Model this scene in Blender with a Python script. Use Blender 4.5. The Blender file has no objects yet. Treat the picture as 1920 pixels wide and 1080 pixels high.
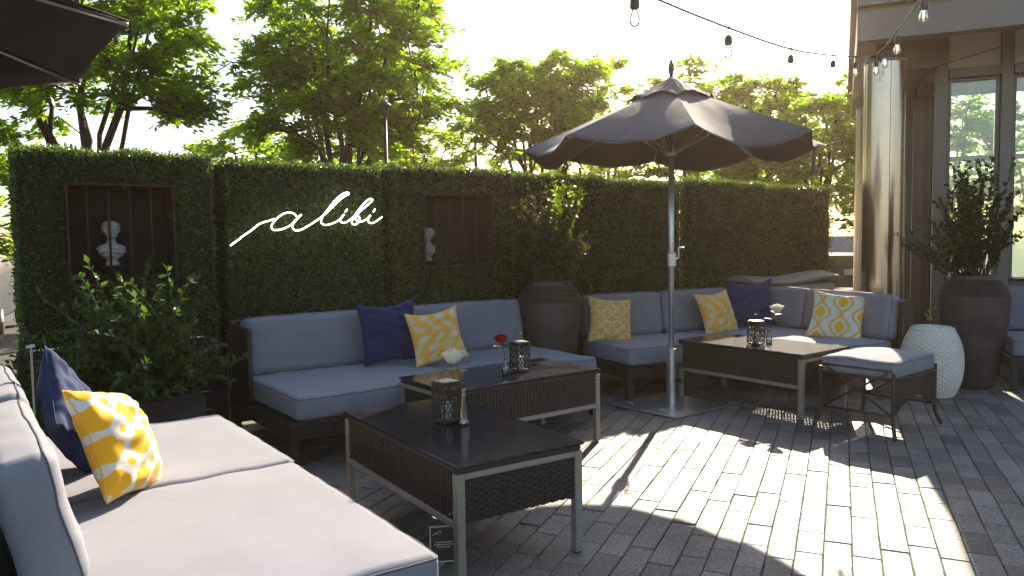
import bpy, math, random
import numpy as np
from mathutils import Vector, Matrix
random.seed(7); rng = np.random.default_rng(7)
R = math.radians; PI = math.pi
sc = bpy.context.scene; C = sc.collection
# ------------------------------------------------------------------ camera
cd = bpy.data.cameras.new('camera'); cam = bpy.data.objects.new('camera', cd); C.objects.link(cam)
cd.sensor_width = 36; cd.lens = 27.08; cd.clip_end = 2000; cd.clip_start = .05
CAMH = 1.3786; F = 1444.36; PIT = R(3.644); ROL = R(.813)
_r = Vector((1, 0, 0)); _f = Vector((0, math.cos(PIT), -math.sin(PIT))); _d = Vector((0, -math.sin(PIT), -math.cos(PIT)))
rx = _r*math.cos(ROL)+_d*math.sin(ROL); dn = -_r*math.sin(ROL)+_d*math.cos(ROL)
M = Matrix.Identity(4)
for i in range(3): M[i][0] = rx[i]; M[i][1] = -dn[i]; M[i][2] = -_f[i]
M[2][3] = CAMH
cam.matrix_world = M; sc.camera = cam
# ------------------------------------------------------------------ light
SUN_AZ, SUN_EL = R(19.3), R(29)
w = bpy.data.worlds.new('World'); sc.world = w; w.use_nodes = True
nt = w.node_tree; bg = nt.nodes['Background']; sky = nt.nodes.new('ShaderNodeTexSky'); sky.sky_type = 'NISHITA'
sky.sun_disc = False; sky.sun_elevation = SUN_EL; sky.sun_rotation = SUN_AZ; sky.dust_density = 1.6; sky.air_density = 1.2; sky.ozone_density = 1.5
nt.links.new(sky.outputs[0], bg.inputs[0]); bg.inputs[1].default_value = .082
sl = bpy.data.lights.new('sun', 'SUN'); sl.energy = 4.8; sl.angle = R(.5); sl.color = (1, .86, .68)
so = bpy.data.objects.new('sun', sl); C.objects.link(so)
sd = Vector((math.sin(SUN_AZ)*math.cos(SUN_EL), math.cos(SUN_AZ)*math.cos(SUN_EL), math.sin(SUN_EL)))
so.rotation_euler = sd.to_track_quat('Z', 'Y').to_euler(); so.location = (8, 20, 14)
vs = sc.view_settings; vs.view_transform = 'Standard'; vs.look = 'None'; vs.exposure = 1.68; vs.gamma = 1
sc.cycles.max_bounces = 8; sc.cycles.transparent_max_bounces = 12; sc.cycles.caustics_reflective = False; sc.cycles.caustics_refractive = False

# ------------------------------------------------------------------ helpers
FA = R(36)                                   # the furniture and the hedge share one direction
def W(u, v): return (u*math.cos(FA)-v*math.sin(FA), u*math.sin(FA)+v*math.cos(FA))
def thing(name, label, cat, loc=(0, 0, 0), rz=0, group=None):
    o = bpy.data.objects.new(name, None); C.objects.link(o); o.empty_display_size = .1
    o.location = (loc[0], loc[1], loc[2] if len(loc) > 2 else 0); o.rotation_euler = (0, 0, rz)
    return tag(o, label, cat, group)
def tag(o, label=None, cat=None, group=None, kind=None):
    if label: o['label'] = label
    if cat: o['category'] = cat
    if group: o['group'] = group
    if kind: o['kind'] = kind
    return o
class MB:
    def __init__(s): s.v = []; s.f = []; s.c = None
    def add(s, v, f):
        k = len(s.v); s.v += [tuple(p) for p in v]; s.f += [tuple(i+k for i in q) for q in f]; return s
    def box(s, x0, x1, y0, y1, z0, z1):
        v = [(x0, y0, z0), (x1, y0, z0), (x1, y1, z0), (x0, y1, z0), (x0, y0, z1), (x1, y0, z1), (x1, y1, z1), (x0, y1, z1)]
        return s.add(v, [(3, 2, 1, 0), (4, 5, 6, 7), (0, 1, 5, 4), (1, 2, 6, 5), (2, 3, 7, 6), (3, 0, 4, 7)])
    def bbox(s, x0, x1, y0, y1, z0, z1, b=.004):       # box with chamfered edges
        pts = []; h = ((x1-x0)/2, (y1-y0)/2, (z1-z0)/2); c = ((x0+x1)/2, (y0+y1)/2, (z0+z1)/2)
        b = min(b, *[q*.45 for q in h]); idx = {}
        for sx in (-1, 1):
            for sy in (-1, 1):
                for sz in (-1, 1):
                    for a in range(3):
                        p = [sx*(h[0]-b), sy*(h[1]-b), sz*(h[2]-b)]; p[a] = (sx, sy, sz)[a]*h[a]
                        idx[(sx, sy, sz, a)] = len(pts); pts.append([p[i]+c[i] for i in range(3)])
        f = []
        for a in range(3):
            o1, o2 = [i for i in range(3) if i != a]
            for s1 in (-1, 1):
                def K(p, q, ax):
                    t = [0, 0, 0]; t[a] = s1; t[o1] = p; t[o2] = q; return idx[(*t, ax)]
                q = [K(-1, -1, a), K(1, -1, a), K(1, 1, a), K(-1, 1, a)]; f.append(q if (s1 > 0) == (a != 1) else q[::-1])
        for a in range(3):                              # edges along axis a
            o1, o2 = [i for i in range(3) if i != a]
            for p in (-1, 1):
                for q in (-1, 1):
                    def K(e, ax):
                        t = [0, 0, 0]; t[a] = e; t[o1] = p; t[o2] = q; return idx[(*t, ax)]
                    f.append([K(-1, o1), K(1, o1), K(1, o2), K(-1, o2)])
        for sx in (-1, 1):
            for sy in (-1, 1):
                for sz in (-1, 1): f.append([idx[(sx, sy, sz, a)] for a in range(3)])
        return s.add(pts, f)
    def tube(s, pts, r, n=8, cap=True, closed=False):
        pts = [Vector(p) for p in pts]; m = len(pts); rr = r if hasattr(r, '__len__') else [r]*m
        k = len(s.v); up = None
        for i, p in enumerate(pts):
            if closed: t = pts[(i+1) % m]-pts[i-1]
            else: t = pts[min(i+1, m-1)]-pts[max(i-1, 0)]
            if t.length < 1e-9: t = Vector((0, 0, 1))
            t.normalize()
            if up is None: up = Vector((0, 0, 1)) if abs(t.z) < .9 else Vector((1, 0, 0))
            a = t.cross(up)
            if a.length < 1e-4: a = t.cross(Vector((.3, 1, .2)))
            a.normalize(); b = a.cross(t); up = b
            for j in range(n):
                q = 2*PI*j/n; s.v.append(tuple(p+(a*math.cos(q)+b*math.sin(q))*rr[i]))
        for i in range(m if closed else m-1):
            i2 = (i+1) % m
            for j in range(n): s.f.append((k+i*n+j, k+i*n+(j+1) % n, k+i2*n+(j+1) % n, k+i2*n+j))
        if cap and not closed: s.f.append(tuple(k+j for j in range(n))[::-1]); s.f.append(tuple(k+(m-1)*n+j for j in range(n)))
        return s
    def lathe(s, prof, n=32, c=(0, 0, 0)):
        k = len(s.v); m = len(prof)
        for r, z in prof:
            for j in range(n): q = 2*PI*j/n; s.v.append((c[0]+r*math.cos(q), c[1]+r*math.sin(q), c[2]+z))
        for i in range(m-1):
            for j in range(n): s.f.append((k+i*n+j, k+i*n+(j+1) % n, k+(i+1)*n+(j+1) % n, k+(i+1)*n+j))
        if prof[0][0] > 1e-4: s.f.append(tuple(k+j for j in range(n))[::-1])
        if prof[-1][0] > 1e-4: s.f.append(tuple(k+(m-1)*n+j for j in range(n)))
        return s
    def xf(s, mat):
        s.v = [tuple(mat @ Vector(p)) for p in s.v]; return s
    def build(s, name, mat, parent=None, smooth=False, angle=None):
        me = bpy.data.meshes.new(name); me.from_pydata(s.v, [], s.f); me.update()
        if s.c is not None:
            a = me.color_attributes.new('Col', 'FLOAT_COLOR', 'POINT'); a.data.foreach_set('color', np.asarray(s.c, np.float32).ravel())
        if smooth:
            me.polygons.foreach_set('use_smooth', [True]*len(me.polygons))
            if angle: me.set_sharp_from_angle(angle=R(angle))
        return link(name, me, mat, parent)
def link(name, me, mat, parent=None):
    o = bpy.data.objects.new(name, me); C.objects.link(o)
    if mat and not me.materials: me.materials.append(mat)
    if parent: o.parent = parent
    return o
def npmesh(name, V, Q):
    me = bpy.data.meshes.new(name); V = np.asarray(V, np.float32); Q = np.asarray(Q, np.int32)
    me.vertices.add(len(V)); me.vertices.foreach_set('co', V.ravel())
    me.loops.add(Q.size); me.loops.foreach_set('vertex_index', Q.ravel())
    me.polygons.add(len(Q)); me.polygons.foreach_set('loop_start', np.arange(0, Q.size, Q.shape[1], dtype=np.int32))
    me.update(calc_edges=True); return me
def norm(a): return a/np.maximum(np.linalg.norm(a, axis=-1, keepdims=True), 1e-9)
def leaves(P, D, N, L, Wd, fold=.25):
    """rhombic folded leaves: P base points, D directions, N rough normals"""
    D = norm(D); S = norm(np.cross(D, N)); N = np.cross(S, D); L = np.asarray(L)[..., None]*np.ones((len(P), 1)); Wd = np.asarray(Wd)[..., None]*np.ones((len(P), 1))
    a = P; b = P+D*L*.45+S*Wd*.5+N*Wd*fold; c = P+D*L; d = P+D*L*.45-S*Wd*.5+N*Wd*fold
    V = np.stack([a, b, c, d], 1).reshape(-1, 3); Q = np.arange(len(V)).reshape(-1, 4); return V, Q

# ------------------------------------------------------------------ materials
def mat(name, col, rough=.6, metal=0, var=.0, scale=8., bump=0., bscale=60., spec=.5, coord='Object', col2=None, detail=6, **kw):
    m = bpy.data.materials.new(name); m.use_nodes = True; n = m.node_tree.nodes; l = m.node_tree.links; p = n['Principled BSDF']
    p.inputs['Base Color'].default_value = (*col, 1); p.inputs['Roughness'].default_value = rough; p.inputs['Metallic'].default_value = metal
    p.inputs['Specular IOR Level'].default_value = spec
    for k, v in kw.items(): p.inputs[k.replace('_', ' ')].default_value = v
    tc = n.new('ShaderNodeTexCoord')
    if var or col2:
        t = n.new('ShaderNodeTexNoise'); t.inputs['Scale'].default_value = scale; t.inputs['Detail'].default_value = detail; t.inputs['Roughness'].default_value = .65
        l.new(tc.outputs[coord], t.inputs['Vector'])
        r = n.new('ShaderNodeValToRGB'); r.color_ramp.elements[0].position = .3; r.color_ramp.elements[1].position = .7
        c2 = col2 or tuple(min(1, c*(1+var)) for c in col); c1 = tuple(c*(1-var) for c in col) if not col2 else col
        r.color_ramp.elements[0].color = (*c1, 1); r.color_ramp.elements[1].color = (*c2, 1)
        l.new(t.outputs[0], r.inputs[0]); l.new(r.outputs[0], p.inputs['Base Color'])
    if bump:
        t2 = n.new('ShaderNodeTexNoise'); t2.inputs['Scale'].default_value = bscale; t2.inputs['Detail'].default_value = 4
        l.new(tc.outputs[coord], t2.inputs['Vector']); b = n.new('ShaderNodeBump'); b.inputs['Strength'].default_value = bump; b.inputs['Distance'].default_value = .01
        l.new(t2.outputs[0], b.inputs['Height']); l.new(b.outputs[0], p.inputs['Normal'])
    return m
def leafmat(name, c1, c2, tr, amount=.45, rough=.45):
    m = bpy.data.materials.new(name); m.use_nodes = True; n = m.node_tree.nodes; l = m.node_tree.links; p = n['Principled BSDF']; out = n['Material Output']
    g = n.new('ShaderNodeNewGeometry'); r = n.new('ShaderNodeValToRGB'); r.color_ramp.elements[0].color = (*c1, 1); r.color_ramp.elements[1].color = (*c2, 1)
    l.new(g.outputs['Random Per Island'], r.inputs[0]); l.new(r.outputs[0], p.inputs['Base Color']); p.inputs['Roughness'].default_value = rough
    p.inputs['Specular IOR Level'].default_value = .35
    t = n.new('ShaderNodeBsdfTranslucent'); mx = n.new('ShaderNodeMixRGB'); mx.blend_type = 'MULTIPLY'; mx.inputs[0].default_value = 1; mx.inputs[2].default_value = (*tr, 1)
    l.new(r.outputs[0], mx.inputs[1]); l.new(mx.outputs[0], t.inputs[0])
    s = n.new('ShaderNodeMixShader'); s.inputs[0].default_value = amount; l.new(p.outputs[0], s.inputs[1]); l.new(t.outputs[0], s.inputs[2]); l.new(s.outputs[0], out.inputs[0])
    return m
def fabric(name, col, var=.12, weave=900., vcol=False):
    m = mat(name, col, .9, var=var*.5, scale=180, spec=.2); n = m.node_tree.nodes; l = m.node_tree.links; p = n['Principled BSDF']
    p.inputs['Sheen Weight'].default_value = .15; p.inputs['Sheen Roughness'].default_value = .5
    tc = n.new('ShaderNodeTexCoord'); t = n.new('ShaderNodeTexNoise'); t.inputs['Scale'].default_value = weave/3; t.inputs['Detail'].default_value = 2
    t3 = n.new('ShaderNodeTexNoise'); t3.inputs['Scale'].default_value = 7; t3.inputs['Detail'].default_value = 3
    l.new(tc.outputs['Object'], t.inputs[0]); l.new(tc.outputs['Object'], t3.inputs[0])
    b = n.new('ShaderNodeBump'); b.inputs['Strength'].default_value = .25; b.inputs['Distance'].default_value = .002; l.new(t.outputs[0], b.inputs['Height'])
    b2 = n.new('ShaderNodeBump'); b2.inputs['Strength'].default_value = .14; b2.inputs['Distance'].default_value = .02; l.new(t3.outputs[0], b2.inputs['Height']); l.new(b.outputs[0], b2.inputs['Normal']); l.new(b2.outputs[0], p.inputs['Normal'])
    else_col = p.inputs['Base Color'].links[0].from_socket; rr = n.new('ShaderNodeValToRGB'); rr.color_ramp.elements[0].position = .35; rr.color_ramp.elements[1].position = .65
    rr.color_ramp.elements[0].color = (.95, .945, .94, 1); rr.color_ramp.elements[1].color = (1.02, 1.02, 1.02, 1); l.new(t3.outputs[0], rr.inputs[0])
    mm = n.new('ShaderNodeMixRGB'); mm.blend_type = 'MULTIPLY'; mm.inputs[0].default_value = 1; l.new(else_col, mm.inputs[1]); l.new(rr.outputs[0], mm.inputs[2]); l.new(mm.outputs[0], p.inputs['Base Color'])
    if vcol:
        a = n.new('ShaderNodeVertexColor'); a.layer_name = 'Col'; l.new(a.outputs[0], p.inputs['Base Color'])
    return m
m_grey = fabric('grey_fabric', (.205, .208, .238)); m_pipe = fabric('grey_piping', (.12, .113, .125))
m_navy = fabric('navy_fabric', (.010, .024, .090), .2); m_print = fabric('printed_fabric', (.8, .5, .1), vcol=True)
m_wick = mat('dark_wicker', (.030, .021, .016), .5, var=.45, scale=60)
m_frame = mat('champagne_metal', (.30, .265, .215), .42, .25, var=.12, scale=30, bump=.05)
m_slate = mat('slate_top', (.022, .021, .026), .13, var=.8, scale=5, bump=.06, bscale=18, spec=.6, detail=9)
m_pot = mat('brown_ribbed_ceramic', (.055, .040, .033), .5, var=.5, scale=5, bump=.15, bscale=90)
m_white = mat('white_wicker', (.66, .60, .51), .6, var=.1, scale=40)
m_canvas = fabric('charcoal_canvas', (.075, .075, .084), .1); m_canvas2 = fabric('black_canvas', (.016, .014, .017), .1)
m_alu = mat('brushed_aluminium', (.55, .53, .5), .32, .8, var=.08, scale=40, bump=.03)
m_black = mat('black_rubber', (.012, .012, .013), .5, var=.2, scale=30)
m_bronze = mat('bronze_panel', (.155, .132, .110), .42, .3, var=.1, scale=3, bump=.03, bscale=8)
m_greypan = mat('grey_panel', (.13, .124, .112), .4, .4, var=.1, scale=2.5)
m_steel = mat('stainless_steel', (.54, .44, .35), .21, 1, var=.08, scale=3, bump=.04, bscale=3)
m_soffit = mat('soffit_paint', (.70, .65, .54), .6, var=.12, scale=3)
m_plaster = mat('white_plaster', (.58, .565, .53), .6, var=.08, scale=20)
m_bust = mat('dimmed_plaster', (.40, .385, .355), .7, var=.12, scale=25)  # white plaster with the dimness of the window niches put into its colour
m_dark = mat('black_backing', (.008, .009, .006), .9, var=.3)
m_back = mat('hedge_backing', (.020, .026, .010), .95, var=.4, scale=30)
m_board = mat('black_stained_wood', (.016, .013, .012), .6, var=.4, scale=10, bump=.2)
m_rust = mat('rusty_iron', (.038, .020, .014), .7, .2, var=.5, scale=25, bump=.2)
m_bark = mat('bark', (.045, .034, .025), .9, var=.4, scale=20, bump=.6, bscale=30)
m_stem = mat('green_stem', (.06, .09, .03), .6, var=.3)
m_soil = mat('soil', (.03, .022, .016), .95, var=.5, scale=60, bump=.5)
m_hleaf = leafmat('boxwood_leaf', (.036, .066, .019), (.115, .168, .052), (2.2, 2.3, .8), .3, .3)
m_tleaf = leafmat('locust_leaf', (.055, .10, .010), (.135, .195, .022), (3.8, 3.9, .9), .6)
m_tleaf2 = leafmat('pale_locust_leaf', (.09, .135, .016), (.16, .205, .03), (3.4, 3.4, .9), .6)
m_sleaf = leafmat('shrub_leaf', (.022, .040, .014), (.062, .095, .028), (2.4, 2.8, .8), .35)
m_rleaf = leafmat('bronze_leaf', (.028, .035, .014), (.075, .08, .03), (2.0, 2.0, .8), .35)
m_vine = leafmat('vine_leaf', (.07, .11, .02), (.13, .18, .035), (3.2, 3.2, .9), .5)
m_beige = mat('beige_resin', (.40, .33, .26), .55, var=.08, scale=20); m_beige2 = mat('brown_resin', (.20, .15, .11), .5, var=.1)
m_conc = mat('asphalt', (.06, .06, .06), .9, var=.3, scale=40, bump=.3, bscale=80)
m_mortar = mat('joint_sand', (.06, .054, .046), .95, var=.4, scale=60, bump=.4, bscale=150)
def emis(name, col, st):
    m = mat(name, col, .4); p = m.node_tree.nodes['Principled BSDF']; p.inputs['Emission Color'].default_value = (*col, 1); p.inputs['Emission Strength'].default_value = st; return m
m_neon = emis('neon_tube', (1, .96, .88), 2.2); m_fil = emis('filament', (1, .55, .2), 6.)
def glassmat(name, tint, base=.06):
    m = bpy.data.materials.new(name); m.use_nodes = True; n = m.node_tree.nodes; l = m.node_tree.links; n.remove(n['Principled BSDF'])
    g = n.new('ShaderNodeBsdfGlossy'); g.inputs['Roughness'].default_value = .01; t = n.new('ShaderNodeBsdfTransparent'); t.inputs[0].default_value = (*tint, 1)
    fr = n.new('ShaderNodeFresnel'); fr.inputs[0].default_value = 1.5; a = n.new('ShaderNodeMath'); a.operation = 'MULTIPLY_ADD'; a.inputs[1].default_value = 1.6; a.inputs[2].default_value = base
    l.new(fr.outputs[0], a.inputs[0]); s = n.new('ShaderNodeMixShader'); l.new(a.outputs[0], s.inputs[0]); l.new(t.outputs[0], s.inputs[1]); l.new(g.outputs[0], s.inputs[2]); l.new(s.outputs[0], n['Material Output'].inputs[0]); return m
m_pane = glassmat('window_glass', (.86, .92, .88), .03); m_clear = glassmat('clear_glass', (.90, .92, .92), .10)
m_cglass = glassmat('car_glass', (.05, .06, .07), .05)
# pavers: grey concrete, each a little different, speckled
def paver_mat():
    m = mat('concrete_paver', (.2, .19, .18), .6); n = m.node_tree.nodes; l = m.node_tree.links; p = n['Principled BSDF']
    g = n.new('ShaderNodeNewGeometry'); oi = n.new('ShaderNodeObjectInfo'); ad = n.new('ShaderNodeMath'); ad.operation = 'ADD'; fr = n.new('ShaderNodeMath'); fr.operation = 'FRACT'
    l.new(g.outputs['Random Per Island'], ad.inputs[0]); l.new(oi.outputs['Random'], ad.inputs[1]); l.new(ad.outputs[0], fr.inputs[0])
    r = n.new('ShaderNodeValToRGB'); e = r.color_ramp.elements; e[0].color = (.150, .135, .120, 1); e[1].color = (.295, .265, .235, 1); l.new(fr.outputs[0], r.inputs[0])
    tc = n.new('ShaderNodeTexCoord'); t = n.new('ShaderNodeTexNoise'); t.inputs['Scale'].default_value = 75; t.inputs['Detail'].default_value = 8; t.inputs['Roughness'].default_value = .7
    l.new(g.outputs['Position'], t.inputs[0]); t2 = n.new('ShaderNodeTexNoise'); t2.inputs['Scale'].default_value = 2.2; t2.inputs['Detail'].default_value = 7; l.new(g.outputs['Position'], t2.inputs[0])
    r2 = n.new('ShaderNodeValToRGB'); r2.color_ramp.elements[0].position = .36; r2.color_ramp.elements[1].position = .52; r2.color_ramp.elements[0].color = (.28, .27, .26, 1); r2.color_ramp.elements[1].color = (1.15, 1.13, 1.1, 1); l.new(t.outputs[0], r2.inputs[0])
    r3 = n.new('ShaderNodeValToRGB'); r3.color_ramp.elements[0].position = .3; r3.color_ramp.elements[1].position = .7; r3.color_ramp.elements[0].color = (.62, .6, .58, 1); r3.color_ramp.elements[1].color = (1.1, 1.08, 1.06, 1); l.new(t2.outputs[0], r3.inputs[0])
    a = n.new('ShaderNodeMixRGB'); a.blend_type = 'MULTIPLY'; a.inputs[0].default_value = 1; l.new(r.outputs[0], a.inputs[1]); l.new(r2.outputs[0], a.inputs[2])
    b = n.new('ShaderNodeMixRGB'); b.blend_type = 'MULTIPLY'; b.inputs[0].default_value = 1; l.new(a.outputs[0], b.inputs[1]); l.new(r3.outputs[0], b.inputs[2]); l.new(b.outputs[0], p.inputs['Base Color'])
    bp = n.new('ShaderNodeBump'); bp.inputs['Strength'].default_value = .7; bp.inputs['Distance'].default_value = .004; l.new(t.outputs[0], bp.inputs['Height']); l.new(bp.outputs[0], p.inputs['Normal'])
    return m
m_paver = paver_mat()

# ------------------------------------------------------------------ ground and paving
g = MB().add([(-200, -60, -.09), (200, -60, -.09), (200, 300, -.09), (-200, 300, -.09)], [(0, 1, 2, 3)]).build('ground', m_conc); tag(g, kind='structure')
patio = MB().box(-7, 9, -3, 10.6, -.085, -.009).build('patio', m_mortar); tag(patio, kind='structure')
PA = R(23.2); pA = np.array([math.sin(PA), math.cos(PA)]); pB = np.array([math.cos(PA), -math.sin(PA)])
PWID, PLEN, JT = .1145, .252, .0038
def paver_mesh(i):
    q = random.Random(i); hx, hy = PWID/2-JT/2, PLEN/2-JT/2; c = .0028
    top = [(-hx+c, -hy+c), (hx-c, -hy+c), (hx-c, hy-c), (-hx+c, hy-c)]; low = [(-hx, -hy), (hx, -hy), (hx, hy), (-hx, hy)]
    J = lambda: q.uniform(-.0018, .0018)
    v = [(x+J(), y+J(), q.uniform(-.0012, .0012)) for x, y in top]+[(x+J()*.5, y+J()*.5, -.006) for x, y in low]+[(x, y, -.03) for x, y in low]
    f = [(0, 1, 2, 3)]+[(j, j+4, (j+1) % 4+4, (j+1) % 4) for j in range(4)]+[(j+4, j+8, (j+1) % 4+8, (j+1) % 4+4) for j in range(4)]
    return v, f
cand = []
for i in range(-80, 80):
    off = (.5*(i % 2)+random.Random(i+500).uniform(-.13, .13))*PLEN
    for j in range(-20, 60):
        b = i*PWID; a = j*PLEN+off; x, y = pA*a+pB*b
        if not (-4.6 < x < 6.5 and .9 < y < 10.3): continue
        if -x*math.sin(FA)+y*math.cos(FA) > 6.5: continue
        d = Vector((x, y, -CAMH)); zc = d.dot(_f); px = 960+F*d.dot(rx)/zc; py = 540+F*d.dot(dn)/zc
        vis = 880 < px < 1915 and 770 < py < 1075 and not (px < 1085 and py < 1000)
        cand.append((y if vis else 99+y, x, y))
cand.sort()
variants = [paver_mesh(k) for k in range(6)]; vm = []
for v, f in variants:
    me = bpy.data.meshes.new('paver'); me.from_pydata(v, [], f); me.materials.append(m_paver); vm.append(me)
rest = MB()
for k, (key, x, y) in enumerate(cand):
    q = random.Random(k*7+3); z = q.uniform(-.005, .002); rz = -PA+q.uniform(-.012, .012)+(PI if q.random() < .5 else 0); tx, ty = q.uniform(-.006, .006), q.uniform(-.004, .004)
    if k < 300:
        o = bpy.data.objects.new('paver', vm[k % 6]); C.objects.link(o); o.parent = patio; o.location = (x, y, z); o.rotation_euler = (tx, ty, rz)
    else:
        v, f = variants[k % 6]; c, s = math.cos(rz), math.sin(rz)
        rest.add([(x+c*p[0]-s*p[1], y+s*p[0]+c*p[1], z+p[2]+p[0]*ty+p[1]*tx) for p in v], f)
tag(rest.build('distant_pavers', m_paver, patio), kind='stuff')

q = np.random.default_rng(77); n = 420; P = np.stack([q.uniform(-1, 4.5, n), q.uniform(2.4, 7, n), np.full(n, .004)], 1); a = q.random(n)*6.28
V, Q = leaves(P, np.stack([np.cos(a), np.sin(a), q.normal(0, .15, n)], 1), np.array([0, 0, 1.])+q.normal(0, .3, (n, 3)), .006+.016*q.random(n)**2, .003+.006*q.random(n))
tag(link('leaf_litter', npmesh('leaf_litter', V, Q), mat('dry_leaf', (.05, .035, .02), .9, var=.4, scale=9)), 'tiny dry leaf bits scattered on the pavers', 'leaf litter', kind='stuff')

# ------------------------------------------------------------------ hedge wall
HT0, HB, HV, HD = 2.03, .70, 5.85, .26
def hedge(name, label, u0, u1, win=None, seed=0):
    q = np.random.default_rng(seed); wd = u1-u0; x, y = W(u0, HV+(0, 0, .0, -.035, .0, .03, -.06, -.06)[seed]); t = thing(name, label, 'hedge', (x, y, 0), FA, 'artificial boxwood hedge panels')
    HT = HT0+(.0, .012, -.014, .006, -.006, -.018, .010, -.012)[seed]; b = MB(); i = .05
    if win:
        a0, a1, z0, z1 = win; a0 -= u0; a1 -= u0
        for r in ((i, a0, HB, HT-i), (a1, wd-i, HB, HT-i), (a0, a1, HB, z0), (a0, a1, z1, HT-i)): b.box(r[0], r[1], i, HD, r[2], r[3])
        b.box(a0, a1, HD-.03, HD, z0, z1)
    else: b.box(i, wd-i, i, HD, HB, HT-i)
    b.build('backing', m_back, t)
    def scatter(n, f): return f(q.random(n), q.random(n))
    P = []; N = []
    def face(n, fn, nr):
        p = fn(q.random(n), q.random(n)); P.append(p); N.append(np.tile(nr, (len(p), 1)))
    nf = int(wd*(HT-HB)*6400); z_ = np.zeros
    face(nf, lambda a, c: np.stack([.025+a*(wd-.05), i*.9+.0*a, HB-.02+c*(HT-HB)], 1), (0, -1, 0))
    face(int(wd*HD*9000), lambda a, c: np.stack([.025+a*(wd-.05), c*HD, HT-i+0*a], 1), (0, 0, 1))
    face(int(HD*(HT-HB)*5500), lambda a, c: np.stack([.045+0*a, a*HD, HB+c*(HT-HB)], 1), (-1, 0, 0))
    face(int(HD*(HT-HB)*5500), lambda a, c: np.stack([wd-.045+0*a, a*HD, HB+c*(HT-HB)], 1), (1, 0, 0))
    face(int(wd*1.33*900), lambda a, c: np.stack([a*wd, HD+0*a, HB+c*(HT-HB)], 1), (0, 1, 0))
    P = np.concatenate(P); N = np.concatenate(N)
    if win:
        k = (P[:, 0] > a0-.005) & (P[:, 0] < a1+.005) & (P[:, 2] > z0-.005) & (P[:, 2] < z1+.005); P = P[~k]; N = N[~k]
    ed = np.minimum(P[:, 0], wd-P[:, 0]); te = HT-P[:, 2]; rd = .10
    P[:, 1] += np.where(N[:, 1] < -.5, .085*np.clip(1-ed/rd, 0, 1)**2+.04*np.clip(1-te/rd, 0, 1)**2, 0); P[:, 2] -= np.where(N[:, 2] > .5, .07*np.clip(1-ed/rd, 0, 1)**2+.04*np.clip(1-P[:, 1]/rd, 0, 1)**2, 0)
    n = len(P); wob = .016*np.sin(P[:, :1]*13+seed)*np.sin(P[:, 2:]*11+seed*2)
    D = norm(N*.8+q.normal(0, .75, (n, 3))); P = P+N*(q.random((n, 1))**2*.045-.008+wob)*np.where(np.abs(N[:, :1]) > .5, .35, 1.)+q.normal(0, .004, (n, 3))
    V, Q = leaves(P, D, norm(q.normal(0, 1, (n, 3))+N*.6), .014+q.random(n)*.019, .010+q.random(n)*.012)
    tag(link('foliage', npmesh('foliage', V, Q), m_hleaf, t), kind='stuff')
    for k in range(5):                                         # boards of the base under the foliage
        z0b = .02+k*.135; MB().bbox(0, wd-.004, .035+.004*(k % 2), .07, z0b, z0b+.128).build('base_board', m_board, t)
    for px in (.05, wd-.05): MB().bbox(px-.035, px+.035, .075, .145, 0, HB).build('post', m_board, t)
    if seed not in (1, 6): MB().box(-.055, .06, HD-.05, HD-.01, 0, HT-.05).build('seam_light_block', m_dark, t)  # strip added behind the seam to stop light and darken the gap
    if win:
        wf = MB(); e = .017
        wf.bbox(a0-e, a0, -.012, .05, z0-e, z1+e); wf.bbox(a1, a1+e, -.012, .05, z0-e, z1+e)
        wf.bbox(a0, a1, -.010, .05, z1, z1+e); wf.bbox(a0, a1, -.010, .05, z0-e, z0)
        w_ = wf.build('window', m_rust, t)
        MB().add([(a0, HD-.035, z0), (a1, HD-.035, z0), (a1, HD-.035, z1), (a0, HD-.035, z1)], [(0, 1, 2, 3)]).build('back_board', m_dark, w_)
        ni = MB(); ni.box(a0, a0+.004, .05, HD-.036, z0, z1); ni.box(a1-.004, a1, .05, HD-.036, z0, z1); ni.box(a0+.004, a1-.004, .05, HD-.036, z0, z0+.004); ni.box(a0+.004, a1-.004, .05, HD-.036, z1-.004, z1); ni.build('niche_lining', m_dark, w_)
        for k in range(4):
            bx = a0+(a1-a0)*(.17+.205*k); MB().tube([(bx, .018, z0), (bx, .018, z1)], .0085, 8).build('bar', m_rust, w_, True)
    return t
W1 = (.640, 1.285, 1.12, 1.775); W2 = (3.31, 4.00, 1.155, 1.765)
hedge('hedge_panel', 'boxwood hedge panel at the left end with a barred window and a bust', .31, 1.602, W1, 1)
hedge('hedge_panel', 'boxwood hedge panel carrying the white glowing script sign', 1.645, 2.960, None, 2)
hedge('hedge_panel', 'boxwood hedge panel with barred window right of the glowing sign', 3.003, 4.31, W2, 3)
hedge('hedge_panel', 'boxwood hedge panel behind the tall pot with the climbing vine', 4.345, 5.52, None, 4)
hedge('hedge_panel', 'boxwood hedge panel directly behind the open umbrella pole', 5.525, 6.70, None, 5)
hedge('hedge_panel', 'boxwood hedge panel just right of the umbrella pole, behind the corner sofa', 6.745, 8.13, None, 6)
hedge('hedge_panel', 'boxwood hedge panel at the right end beside the parked car', 8.135, 9.52, None, 7)

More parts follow.
